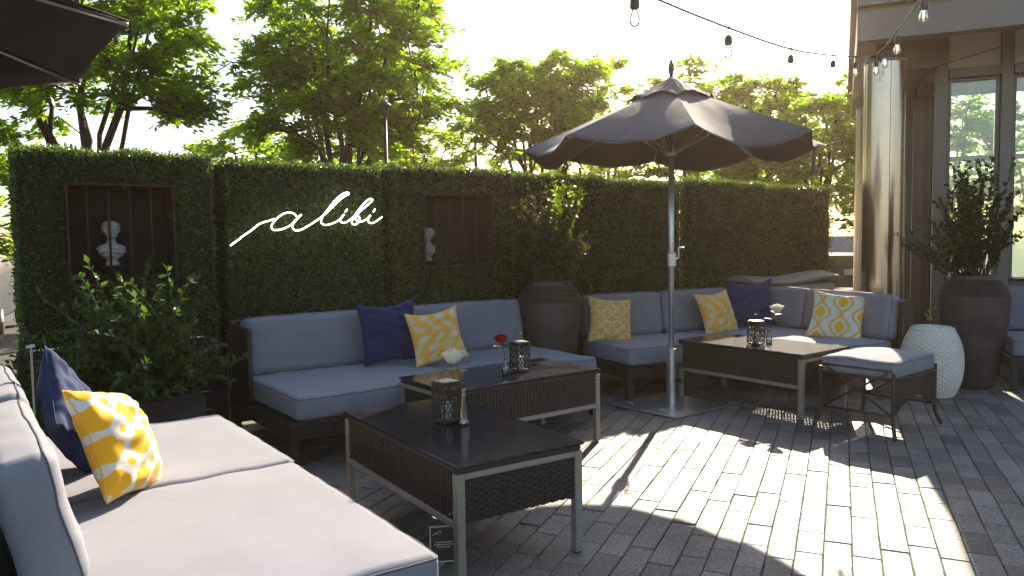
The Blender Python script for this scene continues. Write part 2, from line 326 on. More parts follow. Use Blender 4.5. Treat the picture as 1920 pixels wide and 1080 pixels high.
# ------------------------------------------------------------------ busts in the two windows
def bust(label, u, v, z, yaw, s=1.0):
    x, y = W(u, v); t = thing('bust', label, 'bust', (x, y, z), yaw, 'plaster busts in the hedge windows')
    prof = [(0, .050, .045, 0), (.015, .052, .046, 0), (.03, .036, .034, 0), (.045, .034, .032, 0), (.055, .052, .042, 0), (.075, .078, .054, 0), (.10, .096, .060, 0), (.125, .102, .058, .002), (.14, .098, .052, .004), (.152, .078, .046, .006), (.162, .046, .038, .006), (.175, .031, .031, .002), (.195, .028, .029, 0),
            (.205, .030, .036, -.008), (.215, .036, .046, -.010), (.232, .043, .054, -.008), (.25, .047, .058, -.006), (.268, .049, .060, -.004), (.285, .050, .062, -.002), (.305, .046, .057, .0), (.322, .034, .043, .003), (.332, .018, .022, .004), (.335, .002, .002, .004)]
    zz = np.linspace(0, .335, 90); pr = np.array(prof); n = 56; V = []
    for z_ in zz:
        a, b, c = [np.interp(z_, pr[:, 0], pr[:, k]) for k in (1, 2, 3)]
        for j in range(n):
            q = 2*PI*j/n; X, Y = a*math.cos(q), c-b*math.sin(q)          # face looks to -Y (q = 90 deg)
            dq = (q-PI/2); g_ = lambda c0, w0, zc, wz: math.exp(-((dq-c0)/w0)**2-((z_-zc)/wz)**2)
            o = .022*g_(0, .15, .246, .010)+.011*g_(0, .11, .260, .014)+.007*g_(0, .3, .2265, .004)-.006*g_(0, .3, .2215, .002)+.006*g_(0, .3, .217, .004)+.007*g_(0, .28, .206, .007)-.013*(g_(.40, .2, .262, .007)+g_(-.40, .2, .262, .007))+.006*g_(0, .9, .275, .006)
            hair = (z_ > .245 and abs(dq) > 1.15 or z_ > .290) and z_ > .205
            if hair and z_ < .333: o += .011+.006*math.sin(q*9+z_*160)*math.sin(z_*210)
            o += .022*math.exp(-((abs(dq)-PI)/.45)**2-((z_-.29)/.022)**2)       # bun
            if .06 < z_ < .145: o += .005*math.sin(z_*190+math.sin(q*2)*2.2+q)      # drapery folds
            V.append((X+o*math.cos(q), Y-o*math.sin(q), z_))
    m = MB(); m.v = [tuple(s*c for c in p) for p in V]
    for i in range(len(zz)-1):
        for j in range(n): m.f.append((i*n+j, i*n+(j+1) % n, (i+1)*n+(j+1) % n, (i+1)*n+j)[::-1])
    m.f.append(tuple(range(n)))
    m.build('figure', m_bust, t, True)
    MB().bbox(-.085, .085, -.06, .05, -.018, -.001).build('plinth', m_dark, t)
bust('white plaster bust facing forward in the left barred window', .905, HV+.13, 1.235, FA+R(12), .92)
bust('white plaster bust turned sideways in the right barred window', 3.425, HV+.13, 1.195, FA-R(78), .88)
# ------------------------------------------------------------------ neon script sign
NEON = [[(1.659, 1.359), (1.708, 1.393), (1.764, 1.435), (1.814, 1.469), (1.865, 1.51), (1.894, 1.525), (1.93, 1.536), (1.959, 1.544), (1.995, 1.557)], [(2.165, 1.576), (2.143, 1.598), (2.106, 1.605), (2.062, 1.594), (2.017, 1.565), (1.983, 1.529), (1.968, 1.5), (1.981, 1.475), (2.021, 1.472), (2.073, 1.486), (2.126, 1.515), (2.164, 1.551), (2.204, 1.59)], [(2.204, 1.59), (2.164, 1.554), (2.137, 1.522), (2.131, 1.489), (2.15, 1.469), (2.184, 1.469), (2.23, 1.488), (2.284, 1.518), (2.347, 1.557), (2.411, 1.607), (2.484, 1.675), (2.55, 1.729), (2.595, 1.752), (2.603, 1.764), (2.583, 1.767), (2.55, 1.755), (2.493, 1.713), (2.428, 1.641), (2.383, 1.585), (2.364, 1.548), (2.369, 1.522), (2.4, 1.509), (2.447, 1.518), (2.504, 1.544), (2.543, 1.577)], [(2.558, 1.594), (2.528, 1.56), (2.524, 1.541), (2.548, 1.526), (2.584, 1.537), (2.626, 1.567), (2.685, 1.61), (2.744, 1.656), (2.791, 1.691), (2.809, 1.711), (2.796, 1.722), (2.767, 1.714), (2.72, 1.671), (2.668, 1.61), (2.634, 1.556), (2.623, 1.526), (2.645, 1.511), (2.674, 1.526), (2.691, 1.556), (2.68, 1.579), (2.659, 1.568), (2.666, 1.545), (2.707, 1.537), (2.75, 1.557), (2.786, 1.587)], [(2.786, 1.587), (2.766, 1.557), (2.774, 1.53), (2.808, 1.526), (2.851, 1.549), (2.89, 1.576)], [(2.568, 1.612), (2.586, 1.635)], [(2.813, 1.615), (2.832, 1.639)]]
def smooth(pts, k=4):
    P = [Vector(p) for p in pts]
    if len(P) < 3: return P
    o = []
    for i in range(len(P)-1):
        a, b, c, d = P[max(i-1, 0)], P[i], P[i+1], P[min(i+2, len(P)-1)]
        for j in range(k):
            t = j/k; o.append(.5*((2*b)+(c-a)*t+(2*a-5*b+4*c-d)*t*t+(3*b-a-3*c+d)*t**3))
    return o+[P[-1]]
x, y = W(1.659, 5.79); neon = thing('neon_sign', 'white glowing script neon sign on the hedge', 'sign', (x, y, 1.36), FA)
for s_ in NEON:
    MB().tube(smooth([(a-1.659, .004*math.sin(i), b-1.36) for i, (a, b) in enumerate(s_)]), .0056, 8).build('neon_tube', m_neon, neon, True)
for a, b in ((1.80, 1.455), (2.10, 1.478), (2.45, 1.52), (2.70, 1.54), (2.52, 1.70)):
    MB().tube([(a-1.659, .0, b-1.36), (a-1.659, .07, b-1.36)], .004, 6).build('standoff', m_clear, neon)
MB().tube(smooth([(1.245, .02, .20), (1.262, .03, .05), (1.268, .035, -.3), (1.275, .03, -.66)]), .003, 6).build('cable', m_black, neon)

# ------------------------------------------------------------------ soft furnishings
def cushion(hx, hy, hz, r=.04, puff=.012, seed=0, nx=14, ny=14):
    r = min(r, hx*.9, hy*.9, hz*.98); q = random.Random(seed); ph = [q.uniform(0, 6) for _ in range(6)]
    def axis(h, n):
        i = h-r; e = [r*t for t in (1, .72, .42, .18)]; inn = [-i+2*i*k/n for k in range(n+1)] if i > 1e-4 else [0]
        return [-(i+t) for t in e]+inn+[i+t for t in e[::-1]]
    ax = (axis(hx, nx), axis(hy, ny), axis(hz, 3)); H = (hx, hy, hz); m = MB(); key = {}
    def deform(P, n):
        X, Y, Z = P.x/hx, P.y/hy, P.z/hz
        e = max(0, 1-X*X)*max(0, 1-Y*Y); P.z += puff*(e**.5)*(1 if Z > 0 else -.3)*min(1, abs(Z)*1.2)
        P.z += (.005*math.sin(X*3+ph[0])*math.sin(Y*4+ph[1])+.002*math.sin(X*9+Y*5+ph[4])*math.sin(Y*11-X*4+ph[5]))*(Z > .3); bul = .008*max(0, 1-Z*Z)
        P.x += bul*X*max(0, 1-Y**4); P.y += bul*Y*max(0, 1-X**4)
        w = .0022*math.sin(26*P.x+9*P.z+ph[2]+3*P.y)+.0018*math.sin(31*P.y-12*P.z+ph[3]); return P+n*w*(1-e**.5*.7)
    def vert(p):
        k = tuple(round(c, 5) for c in p)
        if k in key: return key[k]
        qv = [max(-(H[i]-r), min(H[i]-r, p[i])) for i in range(3)]; n = Vector([p[i]-qv[i] for i in range(3)]).normalized()
        key[k] = len(m.v); m.v.append(tuple(deform(Vector(qv)+n*r, n))); return key[k]
    def pipe(sg):
        pts = []; i, j = hx-r, hy-r; raw = []
        for cx, cy, a0 in ((i, j, 0), (-i, j, 90), (-i, -j, 180), (i, -j, 270)):
            for k in range(6): t = R(a0+90*k/5); raw.append((Vector((cx, cy, 0)), Vector((math.cos(t), math.sin(t), 0))))
        for k in range(len(raw)):
            (c0, d0), (c1, d1) = raw[k], raw[(k+1) % len(raw)]; nn = max(1, int(((c0+d0*r)-(c1+d1*r)).length/.05))
            for e in range(nn):
                c = c0.lerp(c1, e/nn); d = d0.lerp(d1, e/nn).normalized(); n = (d*.85+Vector((0, 0, sg*.53))).normalized()
                pts.append(deform(c+Vector((0, 0, sg*(hz-r)))+n*(r+.0008), n))
        return MB().tube(pts, .004, 6, closed=True)
    m.pipe = pipe
    for a in range(3):
        b, c = (a+1) % 3, (a+2) % 3
        for sg in (-1, 1):
            for i in range(len(ax[b])-1):
                for j in range(len(ax[c])-1):
                    def pt(ii, jj): p = [0, 0, 0]; p[a] = sg*H[a]; p[b] = ax[b][ii]; p[c] = ax[c][jj]; return vert(p)
                    f = (pt(i, j), pt(i+1, j), pt(i+1, j+1), pt(i, j+1)); m.f.append(f if sg > 0 else f[::-1])
    return m
def seat_cushion(par, x0, x1, y0, y1, z0, z1, seed):
    hx, hy, hz = (x1-x0)/2, (y1-y0)/2, (z1-z0)/2; cu = cushion(hx, hy, hz, .032, .007, seed); o = cu.build('seat_cushion', m_grey, par, True)
    o.location = ((x0+x1)/2, (y0+y1)/2, (z0+z1)/2)
    for s_ in (-1, 1): cu.pipe(s_).build('piping', m_pipe, o, True)
def back_cushion(par, c, hl, hh, ht, rz, tilt, seed):
    cu = cushion(hl, hh, ht, .048, .012, seed); o = cu.build('back_cushion', m_grey, par, True)          # lies flat, then stood up: y is up
    o.location = c; o.rotation_euler = (Matrix.Rotation(rz, 3, 'Z') @ Matrix.Rotation(R(90)-tilt, 3, 'X')).to_euler()
    cu.pipe(1).build('piping', m_pipe, o, True)
def weave(Lx, Hz, rows, stakes, thick=.0065, fill=.82):
    """real basket weave in the XZ plane: horizontal strands passing in front of and behind stakes"""
    m = MB(); dz = Hz/rows; n = stakes*2
    for r_ in range(rows):
        z = dz*(r_+.5); h = dz*fill/2; k = len(m.v)
        for i in range(n+1):
            x = Lx*i/n; y = thick*math.sin(PI*i/2+PI*(r_ % 2)+PI/4)*1.3; m.v += [(x, y, z-h), (x, y, z+h)]
        for i in range(n): m.f.append((k+2*i, k+2*i+2, k+2*i+3, k+2*i+1))
    for i in range(stakes):
        x = Lx*(i+.5)/stakes; w_ = Lx/stakes*.33; m.box(x-w_, x+w_, -.0015, .0015, 0, Hz)
    return m
def wpanel(par, p0, p1, z0, z1, rows, name='wicker_panel', fill=.96):
    d = Vector((p1[0]-p0[0], p1[1]-p0[1])); o = weave(d.length, z1-z0, rows, max(6, int(d.length/.026)), fill=fill).build(name, m_wick, par)
    o.location = (p0[0], p0[1], z0); o.rotation_euler = (0, 0, math.atan2(d.y, d.x)); tag(o, kind='stuff'); return o
def sofa_base(par, x0, x1, y0, y1, zt=.30, zb=.19, leg=.06, back=None, inner=True):
    b = MB(); b.bbox(x0, x1, y0, y1, zt-.03, zt); b.box(x0+.03, x1-.03, y0+.03, y1-.03, zb+.01, zt-.03); b.build('base_frame', m_wick, par)
    for a, c in (((x0, y0), (x1, y0)), ((x1, y0), (x1, y1)), ((x1, y1), (x0, y1)), ((x0, y1), (x0, y0))): wpanel(par, a, c, zb, zt-.03, 8, 'apron', .9)
    for x in (x0, x1-leg):
        for y in (y0, y1-leg): MB().bbox(x+.004, x+leg-.004, y+.006, y+leg-.006, 0, zt-.032).build('leg', m_wick, par)

# sofa along the hedge under the sign
x, y = W(1.58, 4.42); s2 = thing('sofa', 'two seat grey cushioned wicker sofa along the hedge under the sign', 'sofa', (x, y, 0), FA, 'grey cushioned wicker sofas')
sofa_base(s2, 0, 2.47, .02, 1.22)
for a in range(2): seat_cushion(s2, .04+a*1.215, 1.245+a*1.2, 0, .96, .302, .452, 10+a)
MB().bbox(0, 2.47, 1.16, 1.215, .302, .83, .01).build('back_panel', m_wick, s2)
MB().bbox(0, .035, .80, 1.158, .302, .80, .01).build('side_panel', m_wick, s2)
for a in range(2): back_cushion(s2, (.645+a*1.2, 1.03, .645), .595, .205, .075, 0, R(11), 20+a)
# foreground sofa on the left
x, y = W(.05, 1.92); s1 = thing('sofa', 'sunlit grey sofa in the left foreground with two deep seats', 'sofa', (x, y, 0), FA, 'grey cushioned wicker sofas')
sofa_base(s1, -.02, 1.06, .04, 2.36)
seat_cushion(s1, .10, 1.085, .01, 1.225, .302, .452, 30); seat_cushion(s1, .10, 1.095, 1.235, 2.38, .302, .455, 31)
MB().bbox(-.10, -.03, .38, 2.34, .2, .80, .012).build('back_panel', m_wick, s1)
back_cushion(s1, (.105, .855, .635), .465, .20, .076, R(90), R(12), 32); back_cushion(s1, (.105, 1.80, .64), .46, .20, .076, R(90), R(12), 33)
# corner sofa on the far side
S3 = R(25); s3 = thing('sofa', 'L shaped grey corner sofa behind the umbrella pole', 'sofa', (2.7, 8.1, 0), S3, 'grey cushioned wicker sofas')
sofa_base(s3, -2.31, .06, -.83, .12); sofa_base(s3, -.83, .06, -1.58, -.835)
seat_cushion(s3, -2.31, -1.16, -.86, -.08, .302, .452, 40); seat_cushion(s3, -1.15, -.08, -.86, -.08, .302, .452, 41); seat_cushion(s3, -.86, -.08, -1.58, -.87, .302, .452, 42)
MB().bbox(-2.31, .06, .065, .12, .302, .80, .01).build('back_panel', m_wick, s3); MB().bbox(.065, .12, -1.58, .12, .19, .80, .01).build('back_panel', m_wick, s3)
MB().bbox(-.03, .12, -1.64, -1.59, .0, .80, .01).build('side_panel', m_wick, s3)
back_cushion(s3, (-1.86, -.035, .645), .43, .20, .075, 0, R(9), 43); back_cushion(s3, (-.86, -.035, .648), .56, .20, .075, 0, R(9), 44)
back_cushion(s3, (-.035, -.32, .645), .26, .20, .075, R(-90), R(9), 45); back_cushion(s3, (-.035, -1.075, .645), .485, .20, .075, R(-90), R(9), 46)
# sofa cut off by the right edge
s4 = thing('sofa', 'grey sofa by the glazed building cut off by the right picture edge', 'sofa', (4.62, 7.34, 0), -PA, 'grey cushioned wicker sofas')
sofa_base(s4, 0, 1.4, -.80, .08); seat_cushion(s4, .01, 1.38, -.82, -.06, .302, .452, 50); MB().bbox(0, 1.4, .085, .14, .2, .84, .01).build('back_panel', m_wick, s4)
back_cushion(s4, (.69, .0, .66), .66, .21, .07, 0, R(8), 51)

YEL = np.array((.74, .38, .018, 1)); OFF = np.array((.62, .58, .50, 1)); PALE = np.array((.74, .40, .07, 1))
def trellis(x, y, k=3.5, ox=.2, oy=.1):
    px, py = x*k+ox, y*k+oy; a, b = px % 1-.5, py % 1-.5
    d = np.minimum.reduce([np.hypot(a-.19, b), np.hypot(a+.19, b), np.hypot(a, b-.19), np.hypot(a, b+.19)])-.212
    c = np.hypot(np.abs(a)-.5, np.abs(b)-.5)-.135
    return (d < 0) | (c < 0)
def pat_trellis(x, y): s = trellis(x, y)[..., None]; return np.where(s, YEL, OFF)
def pat_soft(x, y):
    a = (np.abs(np.sin(x*11+1.2*np.sin(y*9)))*.5+np.abs(np.sin(y*17))*.25); s = np.clip((a-.45)*5, 0, 1)[..., None]; return PALE*1.0*(1-s*.55)+OFF*s*.55
def pat_rings(x, y): px, py = (x*4.2) % 1-.5, (y*4.2) % 1-.5; r_ = np.hypot(px, py); s = (np.abs(r_-.38) < .06)[..., None]; return np.where(s, OFF*.95, PALE*.95)
def pat_ogee(x, y):
    yy = y*1.9; col = np.floor(x*2.6); a = (x*2.6) % 1-.5; sh = np.where(col % 2 == 0, 0., .5); t = (yy+sh) % 1
    e = .24+.22*np.cos(2*PI*t); ln = np.abs(np.abs(a)-e) < .075; ins = (np.abs(a) < e-.22) ; o = np.where(ln[..., None], PALE*.95, OFF); return np.where(ins[..., None], YEL, o)
def pillow(label, c, face, tilt, roll, size, thick, m, pat=None, group='scatter pillows', seed=0, N=72, sag=0.):
    q = random.Random(seed); L = np.linspace(-1, 1, N+1); X, Y = np.meshgrid(L, L, indexing='ij'); s = size/2
    px = s*X*(1-.10*(1-Y*Y)*X*X); py = s*Y*(1-.10*(1-X*X)*Y*Y); e = np.maximum(0, (1-X**2)*(1-Y**2))
    ph = [q.uniform(0, 6) for _ in range(6)]; wr = .010*np.sin(5*X+3*Y+ph[0])*np.sin(4*Y+ph[1])+.005*np.sin(11*X*Y+7*X+ph[2])+.004*np.sin(14*Y-6*X+ph[3])
    cr = .012*np.exp(-((np.abs(X)+np.abs(Y)-1.55)/.16)**2)*np.sin(10*(X-Y)+ph[4])
    wr = wr+.006*np.sin(3*X-17*Y+4*np.sin(3*X+ph[1])+ph[5])*np.clip(1.1-np.abs(X), 0, 1)
    zf = thick/2*e**.42+(wr+cr)*e**.35; zb = -thick/2*e**.42+wr*.5*e**.35; py = py-sag*s*(1-X*X)*(Y > 0)*Y*Y
    bend = .02*(X*X+Y*Y)*math.sin(ph[5]); n = (N+1)**2
    V = np.concatenate([np.stack([px, py, zf+bend], -1).reshape(-1, 3), np.stack([px, py, zb+bend], -1).reshape(-1, 3)])
    idx = np.arange(n).reshape(N+1, N+1); f = np.stack([idx[:-1, :-1], idx[1:, :-1], idx[1:, 1:], idx[:-1, 1:]], -1).reshape(-1, 4); Q = np.concatenate([f, f[:, ::-1]+n])
    mb = MB(); mb.v = [tuple(p) for p in V.tolist()]; mb.f = [tuple(p) for p in Q.tolist()]
    if pat is not None: cc = pat(px/size+.5, py/size+.5).reshape(-1, 4); mb.c = np.concatenate([cc, cc])
    o = mb.build('pillow', m, None, True); nz = Vector((math.cos(face)*math.cos(tilt), math.sin(face)*math.cos(tilt), math.sin(tilt)))
    up = Vector((-math.cos(face)*math.sin(tilt), -math.sin(face)*math.sin(tilt), math.cos(tilt))); rt = up.cross(nz)
    B = Matrix((rt, up, nz)).transposed() @ Matrix.Rotation(roll, 3, 'Z'); o.matrix_world = Matrix.Translation(c) @ B.to_4x4()
    pe = [(px[i, 0], py[i, 0], bend[i, 0]) for i in range(0, N, 3)]+[(px[N, j], py[N, j], bend[N, j]) for j in range(0, N, 3)]+[(px[i, N], py[i, N], bend[i, N]) for i in range(N, 0, -3)]+[(px[0, j], py[0, j], bend[0, j]) for j in range(N, 0, -3)]
    sm = MB().tube(pe, .003, 5, closed=True)
    if pat is not None: sm.c = np.tile(PALE, (len(sm.v), 1))
    sm.build('seam', m, o, True)
    return tag(o, label, 'pillow', group)
fS2 = FA-PI/2
pillow('navy blue pillow leaning on the foreground sofa back', (-1.80, 3.10, .675), FA+R(-16), R(20), R(38), .44, .17, m_navy, seed=1)
pillow('yellow and white trellis pillow on the foreground sofa', (-1.475, 2.865, .645), FA-R(28), R(24), R(-14), .43, .17, m_print, pat_trellis, seed=2, N=110)
x, y = W(2.615, 5.17); pillow('large navy pillow on the sofa under the glowing sign', (x, y, .70), fS2-R(4), R(14), R(2), .47, .15, m_navy, seed=3, sag=.12)
x, y = W(2.895, 4.96); pillow('pale yellow patterned pillow beside the navy one under the sign', (x, y, .66), fS2-R(14), R(20), R(7), .41, .14, m_print, pat_soft, seed=4, sag=.08)
def S3p(a, b): return (2.7+a*math.cos(S3)-b*math.sin(S3), 8.1+a*math.sin(S3)+b*math.cos(S3))
x, y = S3p(-2.12, -.27); pillow('yellow ring patterned pillow half hidden by the tall vine pot', (x, y, .635), S3-R(100), R(16), R(-6), .42, .14, m_print, pat_rings, seed=5, sag=.05)
x, y = S3p(-.93, -.32); pillow('yellow pillow right of the umbrella pole', (x, y, .64), S3-R(84), R(20), R(3), .44, .14, m_print, pat_soft, seed=6, sag=.06)
x, y = S3p(-.43, -.20); pillow('navy pillow in the corner of the L shaped sofa', (x, y, .69), S3-R(112), R(12), R(3), .48, .15, m_navy, seed=7, sag=.12)
x, y = S3p(-.26, -1.14); pillow('white and yellow ogee pillow at the corner sofa right end', (x, y, .625), S3-R(140), R(28), R(-7), .46, .13, m_print, pat_ogee, seed=8, N=96)

# ------------------------------------------------------------------ coffee tables
TL, TW, TH = 1.19, .627, .495
def table(label, x, y, ang, side):
    t = thing('coffee_table', label, 'table', (x, y, 0), ang, 'dark topped wicker coffee tables'); y0, y1 = (0, TW) if side > 0 else (-TW, 0); lg = .038
    MB().bbox(-.006, TL+.006, y0-.006, y1+.006, TH-.014, TH, .003).build('tabletop', m_slate, t)
    MB().bbox(.004, TL-.004, y0+.004, y1-.004, TH-.038, TH-.016, .003).build('top_tray', m_wick, t)
    for a in (0, TL-lg):
        for b in (y0, y1-lg): o = MB().bbox(a, a+lg, b, b+lg, .006, TH-.040, .003).build('leg', m_frame, t); MB().bbox(a+.004, a+lg-.004, b+.004, b+lg-.004, 0, .006, .001).build('foot', m_black, o)
    for b in (y0+.002, y1-lg+.002): MB().bbox(lg, TL-lg, b, b+lg-.004, .228, .258).build('lower_rail', m_frame, t)
    for a in (.002, TL-lg+.002): MB().bbox(a, a+lg-.004, y0+lg, y1-lg, TH-.066, TH-.040).build('end_rail', m_frame, t)
    for b in (y0+.014, y1-.014): wpanel(t, (lg, b), (TL-lg, b), .258, TH-.040, 14)
    for a in (.020, TL-.026): MB().box(a, a+.004, y0+lg, y1-lg, .252, TH-.068).build('liner', m_wick, t)
    for a in (.016, TL-.016): wpanel(t, (a, y0+lg), (a, y1-lg), .250, TH-.066, 14, fill=1.02)
    return t
table('dark slate topped coffee table in the foreground, nearest the camera', -.227, 2.964, 2.152, -1)
table('dark topped coffee table in front of the sofa under the sign', -.358, 4.456, .649, 1)
table('dark topped coffee table right of the umbrella pole', 2.138, 5.641, 2.217, -1)

def lantern(label, x, y, rz, s=1.):
    t = thing('lantern', label, 'lantern', (x, y, TH), rz, 'dark perforated metal lanterns'); h, z0, z1 = .047*s, .004, .195*s
    f = MB(); f.bbox(-h, h, -h, h, z0, z0+.012); f.bbox(-h-.003, h+.003, -h-.003, h+.003, z1-.01, z1+.004)
    for a in (-1, 1):
        for b in (-1, 1): f.bbox(a*h-.005, a*h+.005, b*h-.005, b*h+.005, z0+.012, z1-.011)
    f.build('frame', m_wick, t)
    for k in range(4):                                   # star lattice of thin bars on each side
        p = MB(); hh = h-.005; za, zb = z0+.012, z1-.012; st = .036*s
        def bar(x0, q0, x1, q1):
            d = Vector((x1-x0, q1-q0)); n = Vector((-d.y, d.x)).normalized()*.0017
            p.add([(x0+n.x, -h, q0+n.y), (x0-n.x, -h, q0-n.y), (x1-n.x, -h, q1-n.y), (x1+n.x, -h, q1+n.y), (x0+n.x, -h+.003, q0+n.y), (x0-n.x, -h+.003, q0-n.y), (x1-n.x, -h+.003, q1-n.y), (x1+n.x, -h+.003, q1+n.y)], [(0, 1, 2, 3), (7, 6, 5, 4), (0, 4, 5, 1), (1, 5, 6, 2), (2, 6, 7, 3), (3, 7, 4, 0)])
        n_ = int((zb-za)/st)
        for i in range(n_+1):
            z = za+(zb-za)*i/n_; bar(-hh, z, hh, z)
        for i in range(-4, n_+1):
            for sg in (-1, 1):
                q0 = za+(zb-za)*i/n_; q1 = q0+1.73*2*hh; xa, xb = -hh*sg, hh*sg; lo, hi = max(q0, za), min(q1, zb)
                if hi <= lo: continue
                fx = lambda q: xa+(xb-xa)*(q-q0)/(q1-q0); bar(fx(lo), lo, fx(hi), hi)
        p.xf(Matrix.Rotation(k*PI/2, 4, 'Z')); p.build('lattice', m_wick, t)
    MB().bbox(-h+.004, h-.004, -h+.004, h-.004, z1+.0045, z1+.007).build('lid', m_alu, t)
    MB().tube([(h*math.cos(a)*.95, 0, z1+.004+.055*s*math.sin(a)) for a in [PI*k/12 for k in range(13)]], .0016, 5).build('handle', m_wick, t, True)
    MB().lathe([(0, .017), (.024, .017), (.025, .02), (.025, .095), (.022, .10), (0, .098)], 20).build('candle', m_plaster, t, True)
lantern('dark perforated lantern on the foreground table', -.325, 3.69, R(40), 1.02); lantern('dark perforated lantern beside the red rose', .045, 5.11, R(32)); lantern('dark perforated lantern on the table right of the umbrella', 1.97, 6.20, R(20), .98)
m_petal = leafmat('white_petal', (.74, .70, .60), (.85, .82, .74), (1, 1, .9), .2, .6); m_red = leafmat('red_petal', (.28, .008, .012), (.42, .015, .022), (1.4, 1, 1), .25, .5)
def rose(label, x, y, z, pm, vase, lean, sz=.034, seed=0):
    sz *= 1.0
    q = random.Random(seed); t = thing('rose_vase', label, 'vase', (x, y, TH), 0, 'single roses in glass bud vases')
    if vase == 0:
        prof = [(.012, .001), (.025, .002), (.027, .012)]
        for k in range(11): zz = .02+k*.0125; r_ = .026-.0125*(k/10); prof += [(r_, zz), (r_-.004, zz+.006)]
        prof += [(.011, .162), (.0125, .175), (.0115, .176), (.009, .16)]; vh = .165
    else: prof = [(.018, .001), (.023, .003), (.024, .05), (.021, .062), (.010, .078), (.009, .108), (.0115, .115), (.0105, .115), (.008, .10)]; vh = .105
    MB().lathe(prof, 28).build('vase', m_clear, t, True); MB().lathe([(0, .006), (.021, .006), (.021, .03), (0, .03)], 20).build('water', m_clear, t, True)
    top = Vector((lean[0], lean[1], z)); mid = Vector((lean[0]*.3, lean[1]*.3, vh+(z-vh)*.4))
    st = smooth([(0.004, 0, .012), (-.003, 0, vh*.6), tuple(mid), tuple(top)], 5); MB().tube(st, .0026, 6).build('stem', m_stem, t, True)
    pet = MB()
    for layer in range(7):
        n = 3+layer; rad = sz*(.10+.125*layer); op = .1+.16*layer
        for k in range(n):
            a0 = 2*PI*k/n+layer*1.1+q.uniform(-.2, .2); kk = len(pet.v); wv = 2*PI/n*.72; hgt = sz*(1.38-.035*layer+q.uniform(-.1, .1))
            for i in range(6):
                for j in range(6):
                    vv = i/5; uu = j/5*2-1; a = a0+uu*wv*(.6+.4*math.sin(PI/2*vv))
                    rr = rad*math.sin(vv*PI/2)**.5*(1+.16*op*vv**4)+.0025*math.sin(uu*5+k)*vv; zz = hgt*vv-.05*sz*op*vv**3-.07*sz*uu*uu*vv+.06*sz*math.sin(uu*6+k*2)*vv-.10*sz*op*max(0, vv-.7)*3
                    pet.v.append((top.x+rr*math.cos(a), top.y+rr*math.sin(a), top.z-.6*sz+zz))
            for i in range(5):
                for j in range(5): pet.f.append((kk+i*6+j, kk+i*6+j+1, kk+i*6+j+7, kk+i*6+j+6))
    pet.build('petals', pm, t, True)
    for k in range(4):
        a = k*1.7+seed; b = Vector(mid).lerp(top, .2+.17*k); d = Vector((math.cos(a), math.sin(a), .35)).normalized(); s_ = d.cross(Vector((0, 0, 1))).normalized(); m = MB(); L = .075
        for i in range(6):
            e = i/5; wd = .021*math.sin(PI*min(1, e*.93+.05)); c = b+d*L*e-Vector((0, 0, .018*e*e)); m.v += [tuple(c-s_*wd+Vector((0, 0, .004))), tuple(c), tuple(c+s_*wd+Vector((0, 0, .004)))]
        for i in range(5): m.f += [(i*3, i*3+1, i*3+4, i*3+3), (i*3+1, i*3+2, i*3+5, i*3+4)]
        m.build('leaf', m_sleaf, t, True)
rose('white rose in a ribbed glass bud vase on the foreground table', -.238, 3.629, .325, m_petal, 0, (-.045, 0), .056, 1)
rose('red rose in a small glass bottle beside a lantern', -.05, 4.953, .235, m_red, 1, (-.028, .0), .046, 2)
rose('white rose in a glass bottle on the table right of the umbrella', 2.087, 6.231, .285, m_petal, 1, (.06, -.01), .056, 3)
# little framed menu card under the foreground table
mc = thing('menu_card', 'small black framed card leaning under the foreground table', 'card', (-.305, 3.215, 0), R(8)); mc.rotation_euler = (R(-10), 0, R(8))
m_ink = mat('black_print', (.02, .016, .016), .4); m_wprint = mat('white_print', (.6, .57, .53), .5)
fr_ = MB(); fr_.bbox(-.062, .062, 0, .006, .002, .155, .002); fr_.build('frame', m_plaster, mc)
MB().box(-.056, .056, -.0015, -.0004, .009, .148).build('print', m_ink, mc)
MB().tube(smooth([(-.048, -.0018, .118), (-.035, -.0018, .124), (-.036, -.0018, .130), (-.028, -.0018, .122), (-.018, -.0018, .134), (-.012, -.0018, .126)]), .0022, 4).build('script_mark', m_wprint, mc)
for k, (a, b) in enumerate(((-.04, .035), (-.043, .04), (-.03, .026))): MB().box(a, b, -.0022, -.0016, .085-k*.010, .088-k*.010).build('text_line', m_wprint, mc)
MB().bbox(-.055, .055, .012, .055, 0, .004, .001).build('stand', m_clear, mc)

# ------------------------------------------------------------------ market umbrella
UX, UY = 1.30, 6.27
um = thing('patio_umbrella', 'open charcoal market umbrella standing in the middle of the terrace', 'umbrella', (UX, UY, 0), R(-4), 'patio umbrellas')
def canopy(par, RT, r0, z0, zt, ribs, sag, ph=PI/2, nm='canopy', m=m_canvas, wav=.0, pw=.88, seed=0, sub=10, rad=12, drop=False):
    mb = MB(); n = ribs*sub
    for i in range(rad+1):
        e = i/rad
        for j in range(n):
            k, t = divmod(j, sub); t /= sub; a = ph+2*PI*(k+t)/ribs; ch = math.cos(PI/ribs)/math.cos(PI/ribs*(2*t-1)); st = 4*t*(1-t)
            r_ = (r0+(RT-r0)*e)*(1+(ch-1)*min(1, .3+e)); z = zt+(z0-zt)*(e**pw if not drop else (e**pw*.86 if e < .94 else .94**pw*.86+(1-.94**pw*.86)*(e-.94)/.06))-sag*st*e**2.4
            z += wav*math.sin(k*2.3+seed)*st*e**3+.006*math.sin(a*23+e*9)*st*e; r_ -= .03*st*e**4
            mb.v.append((r_*math.cos(a), r_*math.sin(a), z))
    for i in range(rad):
        for j in range(n): mb.f.append((i*n+j, (i+1)*n+j, (i+1)*n+(j+1) % n, i*n+(j+1) % n))
    o = mb.build(nm, m, par, True, 9); md = o.modifiers.new('s', 'SOLIDIFY'); md.thickness = .003; return o
UR, UZ = 1.20, 2.10
